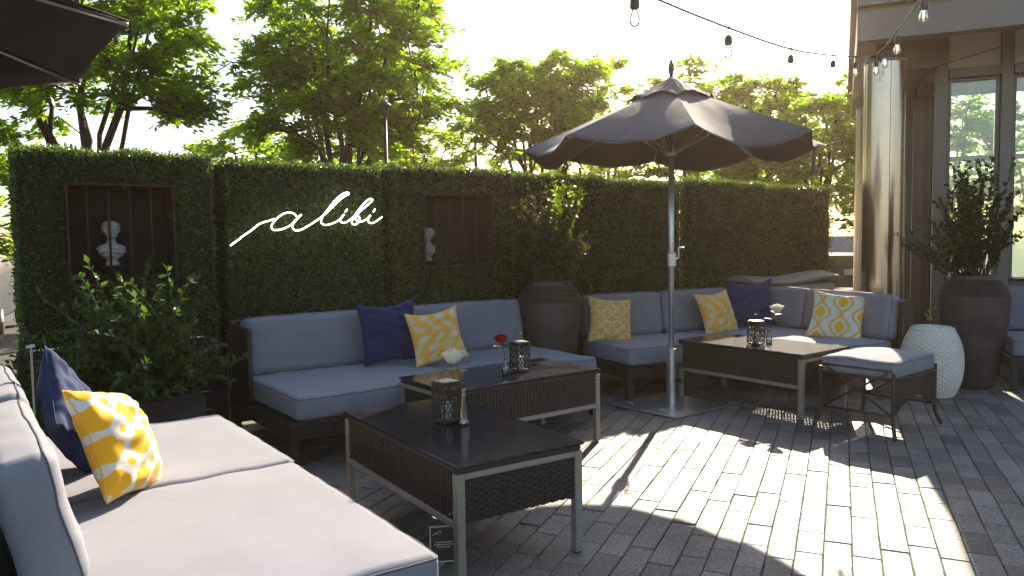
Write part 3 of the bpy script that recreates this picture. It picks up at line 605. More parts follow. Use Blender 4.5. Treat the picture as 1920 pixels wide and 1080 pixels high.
canopy(um, UR, .10, UZ, 2.555, 8, .095, PI/2, wav=.035, seed=2, rad=22, pw=.97)
vt = canopy(um, .375, .02, 2.44, 2.655, 8, -.055, PI/2, 'vent_flap', sub=10, rad=8, pw=.95)
MB().tube([(0, 0, .02), (0, 0, 2.64)], .0235, 20).build('pole', m_alu, um, True)
MB().lathe([(.02, 2.64), (.022, 2.655), (.014, 2.665), (.020, 2.69), (.026, 2.715), (.022, 2.745), (.010, 2.785), (0, 2.80)], 16).build('finial', m_canvas, um, True)
MB().lathe([(.024, 0), (.04, 0), (.04, .46), (.033, .465), (.024, .467)], 24).build('sleeve', m_alu, um, True, 40)
for z in (.21, .34): MB().tube([(.03, -.03, z), (.052, -.052, z), (.053, -.053, z), (.068, -.068, z)], [.007, .007, .02, .02], 8).build('clamp_knob', m_black, um)
ck = MB(); ck.bbox(-.032, .036, -.03, .03, 1.13, 1.25, .01); ck.build('crank_box', m_alu, um)
MB().tube(smooth([(.03, -.0, 1.2), (.055, -.0, 1.205), (.058, -.0, 1.27), (.06, 0, 1.285), (.105, 0, 1.29)]), .007, 8).build('crank_handle', m_alu, um, True)
MB().lathe([(.0245, 2.03), (.045, 2.03), (.05, 2.045), (.045, 2.075), (.0245, 2.075)], 20).build('runner', m_alu, um, True, 40)
MB().lathe([(.0245, 2.48), (.05, 2.48), (.05, 2.51), (.0245, 2.515)], 20).build('top_hub', m_alu, um, True, 40)
for k in range(8):
    a = PI/2+k*PI/4; c, s = math.cos(a), math.sin(a); pr = lambda r_: (r_*c, r_*s, 2.555+(UZ-2.555)*((r_-.10)/(UR-.10))**.97-.014)
    rb = MB().tube([(.045*c, .045*s, 2.495)]+[pr(r_) for r_ in (.15, .35, .6, .85, UR-.02)], .0085, 6).build('rib', m_alu, um, True)
    q = pr(.56); MB().tube([(.042*c, .042*s, 2.05), q], .007, 6).build('strut', m_alu, rb, True)
st = MB(); st.box(-.018, .018, -.002, .002, -.20, 0); o = st.build('tie_strap', m_canvas, um); o.location = (UR*.965*math.cos(R(4)), UR*.965*math.sin(R(4)), UZ-.03); o.rotation_euler = (R(4), 0, R(40))
ub = thing('umbrella_base', 'square steel umbrella base plate with two handles on the pavers', 'umbrella base', (1.275, 6.215, 0), R(39))
MB().bbox(-.34, .34, -.34, .34, .002, .018, .004).build('plate', m_alu, ub)
for k in range(2): MB().tube([(-.30+.001, -.20+k*.34, .019), (-.30, -.20+k*.34, .045), (-.30, -.12+k*.34, .045), (-.299, -.12+k*.34, .019)], .006, 6).build('carry_handle', m_alu, ub, True)
# the second umbrella, of which only an edge hangs into the picture
x, y = W(-1.08, 4.05); u2 = thing('patio_umbrella', 'dark umbrella edge hanging in at the top left corner', 'umbrella', (x, y, 0), FA, 'patio umbrellas')
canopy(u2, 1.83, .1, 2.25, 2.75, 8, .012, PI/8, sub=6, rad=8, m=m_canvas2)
MB().tube([(0, 0, .02), (0, 0, 2.82)], .026, 16).build('pole', m_alu, u2, True); MB().lathe([(0, 0), (.33, 0), (.33, .05), (.05, .08), (.05, .3), (.027, .3)], 24).build('base', m_black, u2, True, 40)
for k in range(8):
    a = PI/8+k*PI/4; c, s = math.cos(a), math.sin(a); rb = MB().tube([(r_*c, r_*s, 2.75+(2.25-2.75)*((r_-.1)/1.73)**.88-.016) for r_ in (.12, .5, .9, 1.3, 1.6, 1.82)], .010, 6).build('rib', m_alu, u2, True)
    MB().tube([(.04*c, .04*s, 2.2), (.8*c, .8*s, 2.75-.5*(.7/1.73)**.88-.02)], .008, 6).build('strut', m_alu, rb, True)

# ------------------------------------------------------------------ ottoman and stool
ot = thing('ottoman', 'low rattan ottoman with grey cushion and crossed side braces', 'ottoman', (2.63, 5.50, 0), R(39.5)); ox, oy = .315, .245
cu = cushion(ox+.012, oy+.012, .06, .03, .012, 60); o = cu.build('seat_cushion', m_grey, ot, True); o.location = (0, 0, .455)
for s_ in (-1, 1): cu.pipe(s_).build('piping', m_pipe, o, True)
for a in (-1, 1):
    for b in (-1, 1): MB().tube(smooth([(a*(ox+.012), b*(oy+.012), .44), (a*(ox+.012), b*(oy+.012), .2), (a*(ox+.016), b*(oy+.016), .1), (a*(ox+.05), b*(oy+.045), 0)]), [.014]*12+[.012], 8).build('leg', m_wick, ot, True)
for z in (.395, .15):
    for a in (-1, 1): MB().tube([(a*(ox+.012), -oy, z), (a*(ox+.012), oy, z)], .009, 8).build('rail', m_wick, ot, True)
for b in (-1, 1): MB().tube([(-ox, b*(oy+.012), .392), (ox, b*(oy+.012), .392)], .010, 8).build('rail', m_wick, ot, True)
MB().tube([(-ox-.012, -oy, .455), (-ox-.012, oy, .455)], .010, 8).build('top_rail', m_wick, ot, True)
for a in (-1, 1):
    for s_ in (-1, 1): MB().tube([(a*(ox+.012), -s_*(oy-.01), .158), (a*(ox+.012), s_*(oy-.03), .44)], .008, 8).build('cross_brace', m_wick, ot, True)
MB().box(-ox, ox, -oy, oy, .385, .394).build('seat_board', m_wick, ot)
for b in (-1, 1):
    ap = weave(2*ox, .26, 20, 28, .003, .95); ap.v = [(x-ox, y, .388-(.26-z)*(1-.48*math.cos((x-ox)/ox*PI/2)**.8) if z < .2599 else .388) for x, y, z in ap.v]
    q = ap.build('apron', m_wick, ot); q.location = (0, b*(oy+.012), 0); tag(q, kind='stuff')
sw = thing('garden_stool', 'white woven barrel shaped garden stool beside the tall pot', 'stool', (3.545, 6.47, 0), 0)
rows, nst = 60, 52; m = MB(); n = nst*2
for i in range(rows+1):
    z = .01+.57*i/rows; e = i/rows*2-1; r0 = .165+.075*(1-abs(e+.02)**2.3)
    for j in range(n): r_ = r0+.006*math.sin(PI*j/2+PI*((i//2) % 2)+PI/4)-(.004 if i % 2 else 0); q = 2*PI*j/n; m.v.append((r_*math.cos(q), r_*math.sin(q), z))
for i in range(rows):
    for j in range(n): m.f.append((i*n+j, i*n+(j+1) % n, (i+1)*n+(j+1) % n, (i+1)*n+j))
m.build('woven_body', m_white, sw, True, 50); MB().lathe([(0, .586), (.155, .586), (.168, .582), (.172, .572), (.162, .564), (0, .564)], 40).build('top', m_white, sw, True)
for k in range(5): MB().tube([(.03*(k+1)*math.cos(q)*1.0, .03*(k+1)*math.sin(q), .588) for q in [2*PI*j/30 for j in range(30)]], .004, 5, closed=True).build('top_coil', m_white, sw, True)

# ------------------------------------------------------------------ pots and plants
def pot(t, h=1.0, rm=.285, rb=.165):
    prof = [(0, .0), (rb*.95, 0), (rb, .012)]; k = 52
    for i in range(k+1):
        e = i/k; r_ = rb+(rm-rb)*(1-(1-e)**1.7); prof += [(r_+.0022*(1 if i % 2 else -1), .012+e*(h*.82-.012))]
    for i in range(7):
        e = i/7; z = h*.82+e*h*.15; r_ = rm-(rm*.33)*e**1.15; prof += [(r_+.007, z+.004), (r_+.008, z+.012), (r_-.010, z+.016)]
    rt = rm*.66; prof += [(rt, h*.985), (rt-.004, h), (rt-.025, h), (rt-.03, h-.05)]
    MB().lathe(prof, 56).build('pot_body', m_pot, t, True, 50); MB().lathe([(0, h-.045), (rt-.026, h-.05)], 32).build('soil', m_soil, t)
def shoots(t, base, n, spread, hmin, hmax, rad0, leafL, leafW, per, lm, seed, droop=.2, lean=(0, 0), bm=None, name='foliage', start=.2):
    q = np.random.default_rng(seed); st = MB(); P = []; D = []
    for k in range(n):
        a = q.random()*2*PI; r0 = rad0*math.sqrt(q.random()); h = hmin+(hmax-hmin)*q.random(); out = spread*(.25+.75*q.random())*(1.15-.5*(h-hmin)/max(1e-3, hmax-hmin)); dr = droop*q.random()
        pts = []
        for i in range(7):
            e = i/6; rr = r0+out*e**1.25; z = h*(e-dr*e**3); pts.append(np.array([base[0]+rr*math.cos(a+.3*math.sin(e*3+k))+lean[0]*e, base[1]+rr*math.sin(a+.3*math.sin(e*3+k))+lean[1]*e, base[2]+z])+q.normal(0, .012, 3)*(i > 0))
        st.tube([tuple(p) for p in pts], [.0045*(1-.75*i/6)+.0008 for i in range(7)], 5, cap=False)
        for e in np.linspace(start, 1.0, per):
            f = e*6; i = min(5, int(f)); p = pts[i]+(pts[i+1]-pts[i])*(f-i); ax = norm(pts[i+1]-pts[i])
            for s_ in range(2 if e < .98 else 4): P.append(p); D.append(ax*.5+norm(q.normal(0, 1, 3))*.9+np.array([0, 0, .05]))
    P = np.array(P); D = np.array(D); n_ = len(P); sz = .55+q.random(n_)*.75
    V, Q = leaves(P, D, np.array([0, 0, 1.])+q.normal(0, .55, (n_, 3)), leafL*sz, leafW*sz, .18)
    st.build('stems', bm or m_stem, t, True); tag(link(name, npmesh(name, V, Q), lm, t), kind='stuff')
x, y = W(1.02, 5.12)
pl = thing('potted_shrub', 'bushy green shrub in a low ribbed black pot beside the foreground sofa', 'plant', (x, y, 0), 0, 'shrubs in ribbed pots')
pot(pl, .47, .25, .17); shoots(pl, (0, 0, .42), 190, .52, .15, .90, .13, .050, .025, 20, m_sleaf, 11, .5, (-.12, -.06))
shoots(pl, (.05, -.1, .44), 20, .62, .12, .35, .12, .045, .024, 14, m_sleaf, 12, 1.0, (-.05, .1))
x, y = W(.45, 5.45); p2 = thing('leafy_shrub', 'dark low shrub at the left picture edge behind the foreground sofa', 'plant', (x, y, 0), 0); shoots(p2, (0, 0, 0), 90, .40, .35, .85, .15, .06, .03, 16, m_sleaf, 21, .5)
pc = thing('potted_shrub', 'climbing vine in the tall brown pot between the two far sofas', 'plant', (.335, 6.88, 0), 0, 'shrubs in ribbed pots')
pot(pc); shoots(pc, (0, 0, .95), 100, .30, .25, .92, .12, .048, .028, 18, m_rleaf, 31, .3)
shoots(pc, (.05, -.02, 1.0), 11, .14, .80, 1.08, .06, .050, .032, 40, m_vine, 32, .1, (.12, -.05), name='vine_leaves')
pr_ = thing('potted_shrub', 'airy dark shrub in the tall brown pot beside the glazing', 'plant', (4.125, 6.86, 0), 0, 'shrubs in ribbed pots')
pot(pr_); shoots(pr_, (0, 0, .95), 80, .30, .35, 1.12, .10, .046, .032, 26, m_rleaf, 41, .1, bm=m_bark, start=.3); shoots(pr_, (-.05, -.02, .95), 26, .34, .3, .62, .08, .046, .030, 22, m_sleaf, 42, .2, (-.26, .10), bm=m_bark)
MB().tube(smooth([(-.15, -.1, .98), (-.30, -.12, .92), (-.44, -.14, .75), (-.50, -.16, .66)]), .003, 5).build('trailing_shoot', m_stem, pr_, True)
V, Q = leaves(np.array([(-.50, -.16, .66), (-.49, -.16, .67), (-.46, -.15, .72), (-.5, -.16, .65), (-.48, -.15, .69)]), np.array([(0, -.3, -1), (-1, -.2, -.2), (1, -.3, .1), (.6, -.5, -.6), (-.6, -.5, .5)], float), np.array([(0, -1, .3)]*5), .055, .035); link('shoot_leaves', npmesh('shoot_leaves', V, Q), m_vine, pr_)
# plants growing on the sills of the barred windows
for lb, u, sd_ in (('small trailing plant on the left barred window sill', 1.03, 51), ('small trailing plant on the right barred window sill', 3.65, 52)):
    x, y = W(u, HV+.12); sp = thing('sill_plant', lb, 'plant', (x, y, 1.125 if u < 2 else 1.16), FA, 'plants on the hedge window sills'); MB().bbox(-.20, .20, -.04, .04, 0, .05).build('trough', m_dark, sp)
    shoots(sp, (0, 0, .04), 12, .12, .03, .09, .12, .028, .018, 7, m_sleaf, sd_, .6)
sk = thing('garden_stake', 'pale thin garden stake behind the foreground sofa', 'stake', (-2.55, 4.05, 0), 0)
MB().tube([(0, 0, 0), (0, 0, .84)], .006, 8).build('rod', m_beige, sk, True); MB().tube([(-.022, 0, .842), (.018, 0, .850)], .009, 8).build('cap', m_plaster, sk, True)

# ------------------------------------------------------------------ glazed building on the right
QX, QY = 4.55, 8.3
bd = thing('building', 'bronze clad glazed building with canopy on the right', 'building', (QX, QY, 0), -PA)
zs, zc = 3.44, 3.25
for k in range(4):                                            # front fascia, two tiers of panels
    a = -.80+k*1.45; MB().bbox(a, a+1.443, -1.05, -.87, zc, 3.56).build('fascia_panel', m_greypan, bd); MB().bbox(a-.0, a+1.443, -1.13, -.90, 3.565, 4.7).build('fascia_panel', m_greypan, bd)
for k in range(4):                                            # canopy side along the receding edge
    a = -.865+k*1.25; MB().bbox(-.80, -.62, a, a+1.243, zc, 3.62).build('fascia_panel', m_bronze, bd); MB().bbox(-.86, -.62, a, a+1.243, 3.625, 4.7).build('fascia_panel', m_bronze, bd)
MB().box(-.615, 5.0, -.865, 4.1, zs, 3.50).build('soffit', m_soffit, bd)
MB().box(-.60, 5.0, -.86, 4.1, 3.9, 4.6).build('roof', m_bronze, bd)
MB().box(-.61, -.02, -.2, 4.0, 3.10, zs-.004).build('soffit_box', m_bronze, bd)
MB().bbox(-.62, -.45, 4.1, 4.3, 0, 3.25).build('end_pier', m_bronze, bd)
for x, wdt in ((0, .12), (.60, .11), (1.30, .11), (2.0, .11)): MB().bbox(x-.02, x+wdt-.02, -.02, .12, 0, zs-.005).build('mullion', m_bronze, bd)
def pane(x0, x1, z0, z1, y=.05, fr=True, nm='pane'):
    p = MB().box(x0, x1, y, y+.012, z0, z1).build(nm, m_pane, bd)
    if fr:
        f = MB(); e = .03; f.bbox(x0, x0+e, y-.025, y+.035, z0, z1); f.bbox(x1-e, x1, y-.025, y+.035, z0, z1); f.bbox(x0+e, x1-e, y-.024, y+.034, z1-e, z1); f.bbox(x0+e, x1-e, y-.024, y+.034, z0, z0+e); f.build('frame', m_bronze, p)
for x0, x1 in ((.104, .577), (.694, 1.277), (1.394, 1.977)):
    MB().bbox(x0, x1, -.03, .10, 3.0, 3.10).build('transom', m_bronze, bd); MB().box(x0, x1, .04, .06, 3.105, zs-.006).build('frosted_pane', m_soffit, bd)
    pane(x0, x1, .88, 2.995); MB().bbox(x0, x1, 0, .09, .02, .875).build('sill_panel', m_bronze, bd); MB().bbox(x0-.0, x1, -.05, .10, .876, .90).build('sill', m_black, bd)
for t in (1.1, 2.2, 3.5):                                    # receding side glazing
    MB().bbox(-.14, .04, t-.05, t+.05, 0, 3.095).build('mullion', m_bronze, bd)
for a, b in ((.125, 1.045), (1.155, 2.145), (2.255, 3.445)):
    MB().bbox(-.11, .06, a, b, 2.99, 3.09).build('transom', m_bronze, bd); MB().box(-.03, -.018, a, b, .12, 2.985).build('pane', m_pane, bd); MB().bbox(-.10, .05, a, b, 0, .115).build('kerb', m_bronze, bd)
MB().box(.0, 5.0, .13, 4.05, -.004, .015).build('floor', mat('tile_floor', (.22, .2, .17), .4, var=.15, scale=4), bd)
m_iwall = mat('interior_wall', (.55, .52, .46), .7, var=.06, scale=3)
MB().box(4.9, 5.0, .13, 4.05, .02, zs-.005).build('interior_wall', m_iwall, bd)
MB().box(2.05, 5.0, .02, .12, .02, zs-.005).build('interior_wall', m_iwall, bd)
for x in (.1, 1.2, 2.4, 3.6, 4.75): MB().bbox(x-.05, x+.05, 4.02, 4.10, 0, zs-.005).build('rear_mullion', m_greypan, bd)
for x0, x1 in ((.155, 1.145), (1.255, 2.345), (2.455, 3.545), (3.655, 4.695)):
    MB().bbox(x0, x1, 4.02, 4.09, 2.45, 2.53).build('rear_transom', m_greypan, bd); MB().bbox(x0, x1, 4.02, 4.09, .55, .62).build('rear_transom', m_greypan, bd)
    for z0, z1 in ((.63, 2.44), (2.54, zs-.01)): MB().box(x0, x1, 4.05, 4.06, z0, z1).build('rear_pane', m_pane, bd)
    MB().box(x0, x1, 4.02, 4.08, .02, .54).build('rear_sill_panel', m_greypan, bd)
lp = MB().lathe([(0, zs-.10), (.062, zs-.10), (.072, zs-.095), (.072, zs-.003), (0, zs-.003)], 24, (.33, -.45, 0)).build('ceiling_lamp', m_black, bd, True, 40)
MB().lathe([(0, zs-.104), (.055, zs-.104), (.055, zs-.101), (0, zs-.101)], 24, (.33, -.45, 0)).build('lens', m_plaster, lp)
MB().tube([(-.55, -.2, 3.09), (-.1, -.3, 3.07), (.5, -.4, 3.2)], .004, 5).build('conduit', m_black, bd)
def column(label, x, y, r_, h):
    t = thing('steel_column', label, 'column', (x, y, 0), 0, 'round stainless columns of the canopy')
    for k in range(3):
        m = MB(); a0 = R(-100+120*k)+.012; a1 = R(20+120*k)-.012; n = 24
        for i in range(n+1):
            q = a0+(a1-a0)*i/n
            for z in (.02, h): m.v += [(r_*math.cos(q), r_*math.sin(q), z), ((r_-.008)*math.cos(q), (r_-.008)*math.sin(q), z)]
        for i in range(n): b = i*4; m.f += [(b, b+4, b+6, b+2), (b+1, b+3, b+7, b+5), (b+2, b+6, b+7, b+3), (b, b+1, b+5, b+4)]
        m.f += [(0, 2, 3, 1), (n*4, n*4+1, n*4+3, n*4+2)]
        m.build('panel', m_steel, t, True, 40)
    MB().lathe([(0, 0), (r_-.012, 0), (r_-.012, h+.10), (0, h+.10)], 32).build('core', m_black, t, True, 40); MB().lathe([(r_-.02, h+.005), (r_+.006, h+.005), (r_+.006, h+.03), (r_-.02, h+.03)], 32).build('collar', m_bronze, t, True, 40)
    return t
column('stainless steel column at the front corner of the canopy', 3.80, 7.90, .195, 3.08); column('stainless steel column farther back, half hidden by the front one', 5.10, 11.0, .2, 3.13)

# ------------------------------------------------------------------ string lights
def bulb(label, p, s=1., drop=.045):
    t = thing('string_bulb', label, 'light bulb', p, random.uniform(0, 6), 'bulbs of the string lights')
    MB().tube(smooth([(0, 0, .004), (.006, .002, -drop*.5), (0, 0, -drop)]), .0028*s, 6).build('lead', m_black, t, True)
    MB().lathe([(0, 0), (.012, 0), (.018, -.008), (.022, -.014), (.0235, -.05), (.022, -.056), (0, -.056)], 16, (0, 0, -drop)).build('socket', m_black, t, True, 40)
    z = -drop-.056; g_ = MB().lathe([(.012, 0), (.016, -.012), (.024, -.035), (.0265, -.052), (.023, -.07), (.013, -.083), (0, -.087)], 20, (0, 0, z)).build('glass', m_clear, t, True)
    MB().tube([(-.005, 0, z-.01), (-.007, 0, z-.05), (-.003, 0, z-.025), (0, 0, z-.055), (.003, 0, z-.025), (.007, 0, z-.05), (.005, 0, z-.01)], .0008, 4).build('filament', m_fil, g_)
    MB().bbox(-.009, .009, -.009, .009, -.006, .010, .002).build('clip', m_black, t)
C1 = [(-.35, 2.35, 2.80), (.20, 3.1, 2.60), (.596, 3.7, 2.553), (.77, 3.95, 2.562), (1.346, 4.8, 2.648), (2.161, 6.0, 2.799), (2.899, 7.0, 2.974), (3.325, 7.5, 3.075), (3.60, 7.70, 3.10)]
C2 = [(3.62, 7.70, 3.10), (3.519, 7.5, 3.085), (3.268, 6.8, 3.0), (2.976, 6.0, 2.93), (2.6, 4.95, 2.86), (2.2, 3.9, 2.85), (1.9, 2.9, 2.95)]
for lb, pts in (('black light string cord sagging left from the column', C1), ('black light string cord running from the column toward the camera', C2)):
    tag(MB().tube(smooth(pts, 6), .0066, 6).build('light_cord', m_black, None, True), lb, 'cord', 'string light cords')
for lb, p in (('bulb hanging alone above the umbrella left, largest on the left cord', (.596, 3.7, 2.553)), ('second bulb from the left on the left cord', (1.346, 4.8, 2.648)), ('third bulb from the left on the left cord', (2.161, 6., 2.799)), ('fourth bulb from the left on the left cord', (2.899, 7., 2.974)), ('bulb just left of the column top', (3.325, 7.5, 3.07)),
              ('bulb against the column top', (3.53, 7.52, 3.085)), ('bulb over the right edge of the column top', (3.268, 6.8, 3.0)), ('bulb right of the column on the right cord', (2.976, 6., 2.93)), ('largest bulb at the top right of the picture', (2.56, 4.84, 2.858))): bulb(lb, p)
tie = thing('cord_tie', 'tangle of black cable ties on top of the front column', 'cable tie', (3.61, 7.69, 3.10), 0)
for k in range(9): a = k*2.4; MB().tube(smooth([(0, 0, 0), (.05*math.cos(a), .05*math.sin(a), .03), (.10*math.cos(a+.4), .10*math.sin(a+.4), .05*math.sin(k*3.))]), .005, 5).build('tie_end', m_black, tie, True)

# ------------------------------------------------------------------ storage box, cars, lamp post
sb = thing('storage_box', 'beige resin storage box with wavy lid beside the column', 'storage box', (3.14, 8.98, 0), R(16)); L = 1.10
MB().bbox(-L/2, L/2, -.26, .28, .0, .82, .02).build('body', m_beige, sb)
m = MB(); n = 40
for i in range(n+1):
    e = i/n; x = -L/2-.02+(L+.04)*e; z = .865+.022*math.cos(e*2*PI*1.0+.6)+.03*e; m.v += [(x, -.29, z-.03), (x, -.29, z), (x, 0, z+.045), (x, .31, z), (x, .31, z-.03)]
for i in range(n):
    for j in range(4): b = i*5+j; m.f.append((b, b+5, b+6, b+1))
m.f += [(0, 1, 2, 3, 4), tuple(n*5+j for j in (4, 3, 2, 1, 0))]; m.build('lid', m_beige, sb, True, 40)
m = MB(); m.tube([(-L/2-.02+(L+.04)*i/n, -.292, .840+.022*math.cos(i/n*2*PI+.6)+.03*i/n) for i in range(n+1)], .018, 6); m.build('lid_trim', m_beige2, sb, True)
for x in (-.17, .22): MB().bbox(x-.004, x+.004, -.264, -.2605, .05, .80, .001).build('panel_groove', m_beige2, sb)
def car(label, x, y, rz, paint, van=False):
    t = thing('parked_car', label, 'car', (x, y, -.09), rz, 'vehicles parked behind the hedge'); hw = .90
    if van: side = [(-2.6, .35), (-2.6, 1.0), (-2.5, 2.05), (1.5, 2.1), (2.1, 1.25), (2.75, 1.0), (2.8, .35)]; gl = [(-2.2, 1.3), (-2.2, 1.9), (1.35, 1.95), (1.85, 1.3)]
    else: side = [(-2.3, .32), (-2.35, .75), (-2.25, 1.02), (-1.55, 1.08), (-.95, 1.43), (.55, 1.46), (1.25, 1.05), (2.15, .92), (2.3, .6), (2.25, .3)]; gl = [(-1.45, 1.1), (-.92, 1.38), (.5, 1.41), (1.1, 1.08)]
    m = MB(); k = len(side)
    for sgn, f_ in ((-1, 1.), (1, 1.)):
        for a, z in side: m.v.append((a, sgn*(hw-(.16*max(0, z-1.0)/.45 if not van else .05*max(0, z-1.))), z))
    m.f = [tuple(range(k)), tuple(range(2*k-1, k-1, -1))]+[(i, i+k, (i+1) % k+k, (i+1) % k) for i in range(k)]
    o = m.build('body', paint, t); md = o.modifiers.new('b', 'BEVEL'); md.width = .06; md.segments = 3
    for sgn in (-1, 1):
        g_ = MB(); yy = [sgn*(hw+.004-(.16*max(0, z-1.0)/.45 if not van else .05*max(0, z-1.))) for a, z in gl]; g_.v = [(a, yy[i], z) for i, (a, z) in enumerate(gl)]; g_.f = [(0, 1, 2, 3) if sgn < 0 else (3, 2, 1, 0)]; g_.build('side_window', m_cglass, t)
        for a in (-1.45, 1.45):
            wh = MB().lathe([(.0, -.1), (.20, -.1), (.31, -.09), (.325, -.06), (.325, .06), (.31, .09), (.20, .1), (0, .1)], 24); wh.xf(Matrix.Rotation(R(90), 4, 'X')); w_ = wh.build('wheel', m_black, t, True, 40); w_.location = (a, sgn*(hw-.10), .325)
            rm_ = MB().lathe([(0, .0), (.19, 0), (.2, .012), (0, .03)], 16); rm_.xf(Matrix.Rotation(R(90 if sgn < 0 else -90), 4, 'X')); q = rm_.build('rim', m_alu, w_, True); q.location = (0, sgn*.102, 0)
        MB().bbox(-2.38 if not van else -2.625, -2.30 if not van else -2.58, sgn*.72-.12, sgn*.72+.12, .72, .88, .01).build('tail_light', mat('red_lens', (.25, .01, .01), .2), t)
        MB().bbox(2.18 if not van else 2.72, 2.27 if not van else 2.83, sgn*.66-.16, sgn*.66+.16, .62, .76, .01).build('headlight', m_clear, t)
    if not van:
        MB().add([(-1.56, -.70, 1.095), (-1.56, .70, 1.095), (-.975, .58, 1.43), (-.975, -.58, 1.43)], [(3, 2, 1, 0)]).build('rear_window', m_cglass, t); MB().add([(1.24, -.70, 1.07), (1.24, .70, 1.07), (.57, .58, 1.46), (.57, -.58, 1.46)], [(0, 1, 2, 3)]).build('windscreen', m_cglass, t)
    MB().bbox(-2.43 if not van else -2.66, -2.28 if not van else -2.55, -.85, .85, .34, .56, .03).build('bumper', m_black if not van else m_alu, t)
    MB().bbox(-2.376 if not van else -2.64, -2.345 if not van else -2.602, -.16, .16, .60, .72, .004).build('licence_plate', m_plaster, t)
m_cblack = mat('black_car_paint', (.012, .012, .015), .15, 0, spec=.6, Coat_Weight=.6); m_csil = mat('silver_car_paint', (.35, .36, .38), .25, .5); m_cblue = mat('grey_blue_paint', (.10, .15, .22), .25, .3)
car('black sedan seen from behind between hedge and column', 8.15, 18.6, R(68), m_cblack); car('silver sedan parked behind the black one', 11.4, 26.5, R(66), m_csil); car('grey blue van glimpsed past the left hedge end', -9.2, 12.6, R(115), m_cblue, True)
def lamp_post(label, x, y, h):
    t = thing('street_lamp', label, 'street lamp', (x, y, -.09), 0); MB().tube([(0, 0, 0), (0, 0, .6), (0, 0, .62), (0, 0, h-.18)], [.06, .05, .03, .022], 10).build('post', m_black, t, True)
    MB().lathe([(.025, h-.19), (.05, h-.18), (.085, h-.05), (.075, h-.04), (.03, h), (0, h+.03)], 12).build('lantern_head', m_black, t); MB().lathe([(0, h-.17), (.04, h-.17), (.07, h-.055), (0, h-.055)], 12).build('globe', m_clear, t, True)
lamp_post('black street lamp behind the hedge between the left trees', -1.66, 10.4, 3.32)
sp_ = thing('utility_pole', 'thin dark pole behind the hedge left of the umbrella', 'pole', (-.75, 17, -.09)); MB().tube([(0, 0, 0), (0, 0, 3.6)], [.05, .035], 8).build('post', m_black, sp_, True); MB().bbox(-.06, .06, -.06, .06, 3.6, 3.72, .02).build('cap', m_black, sp_)

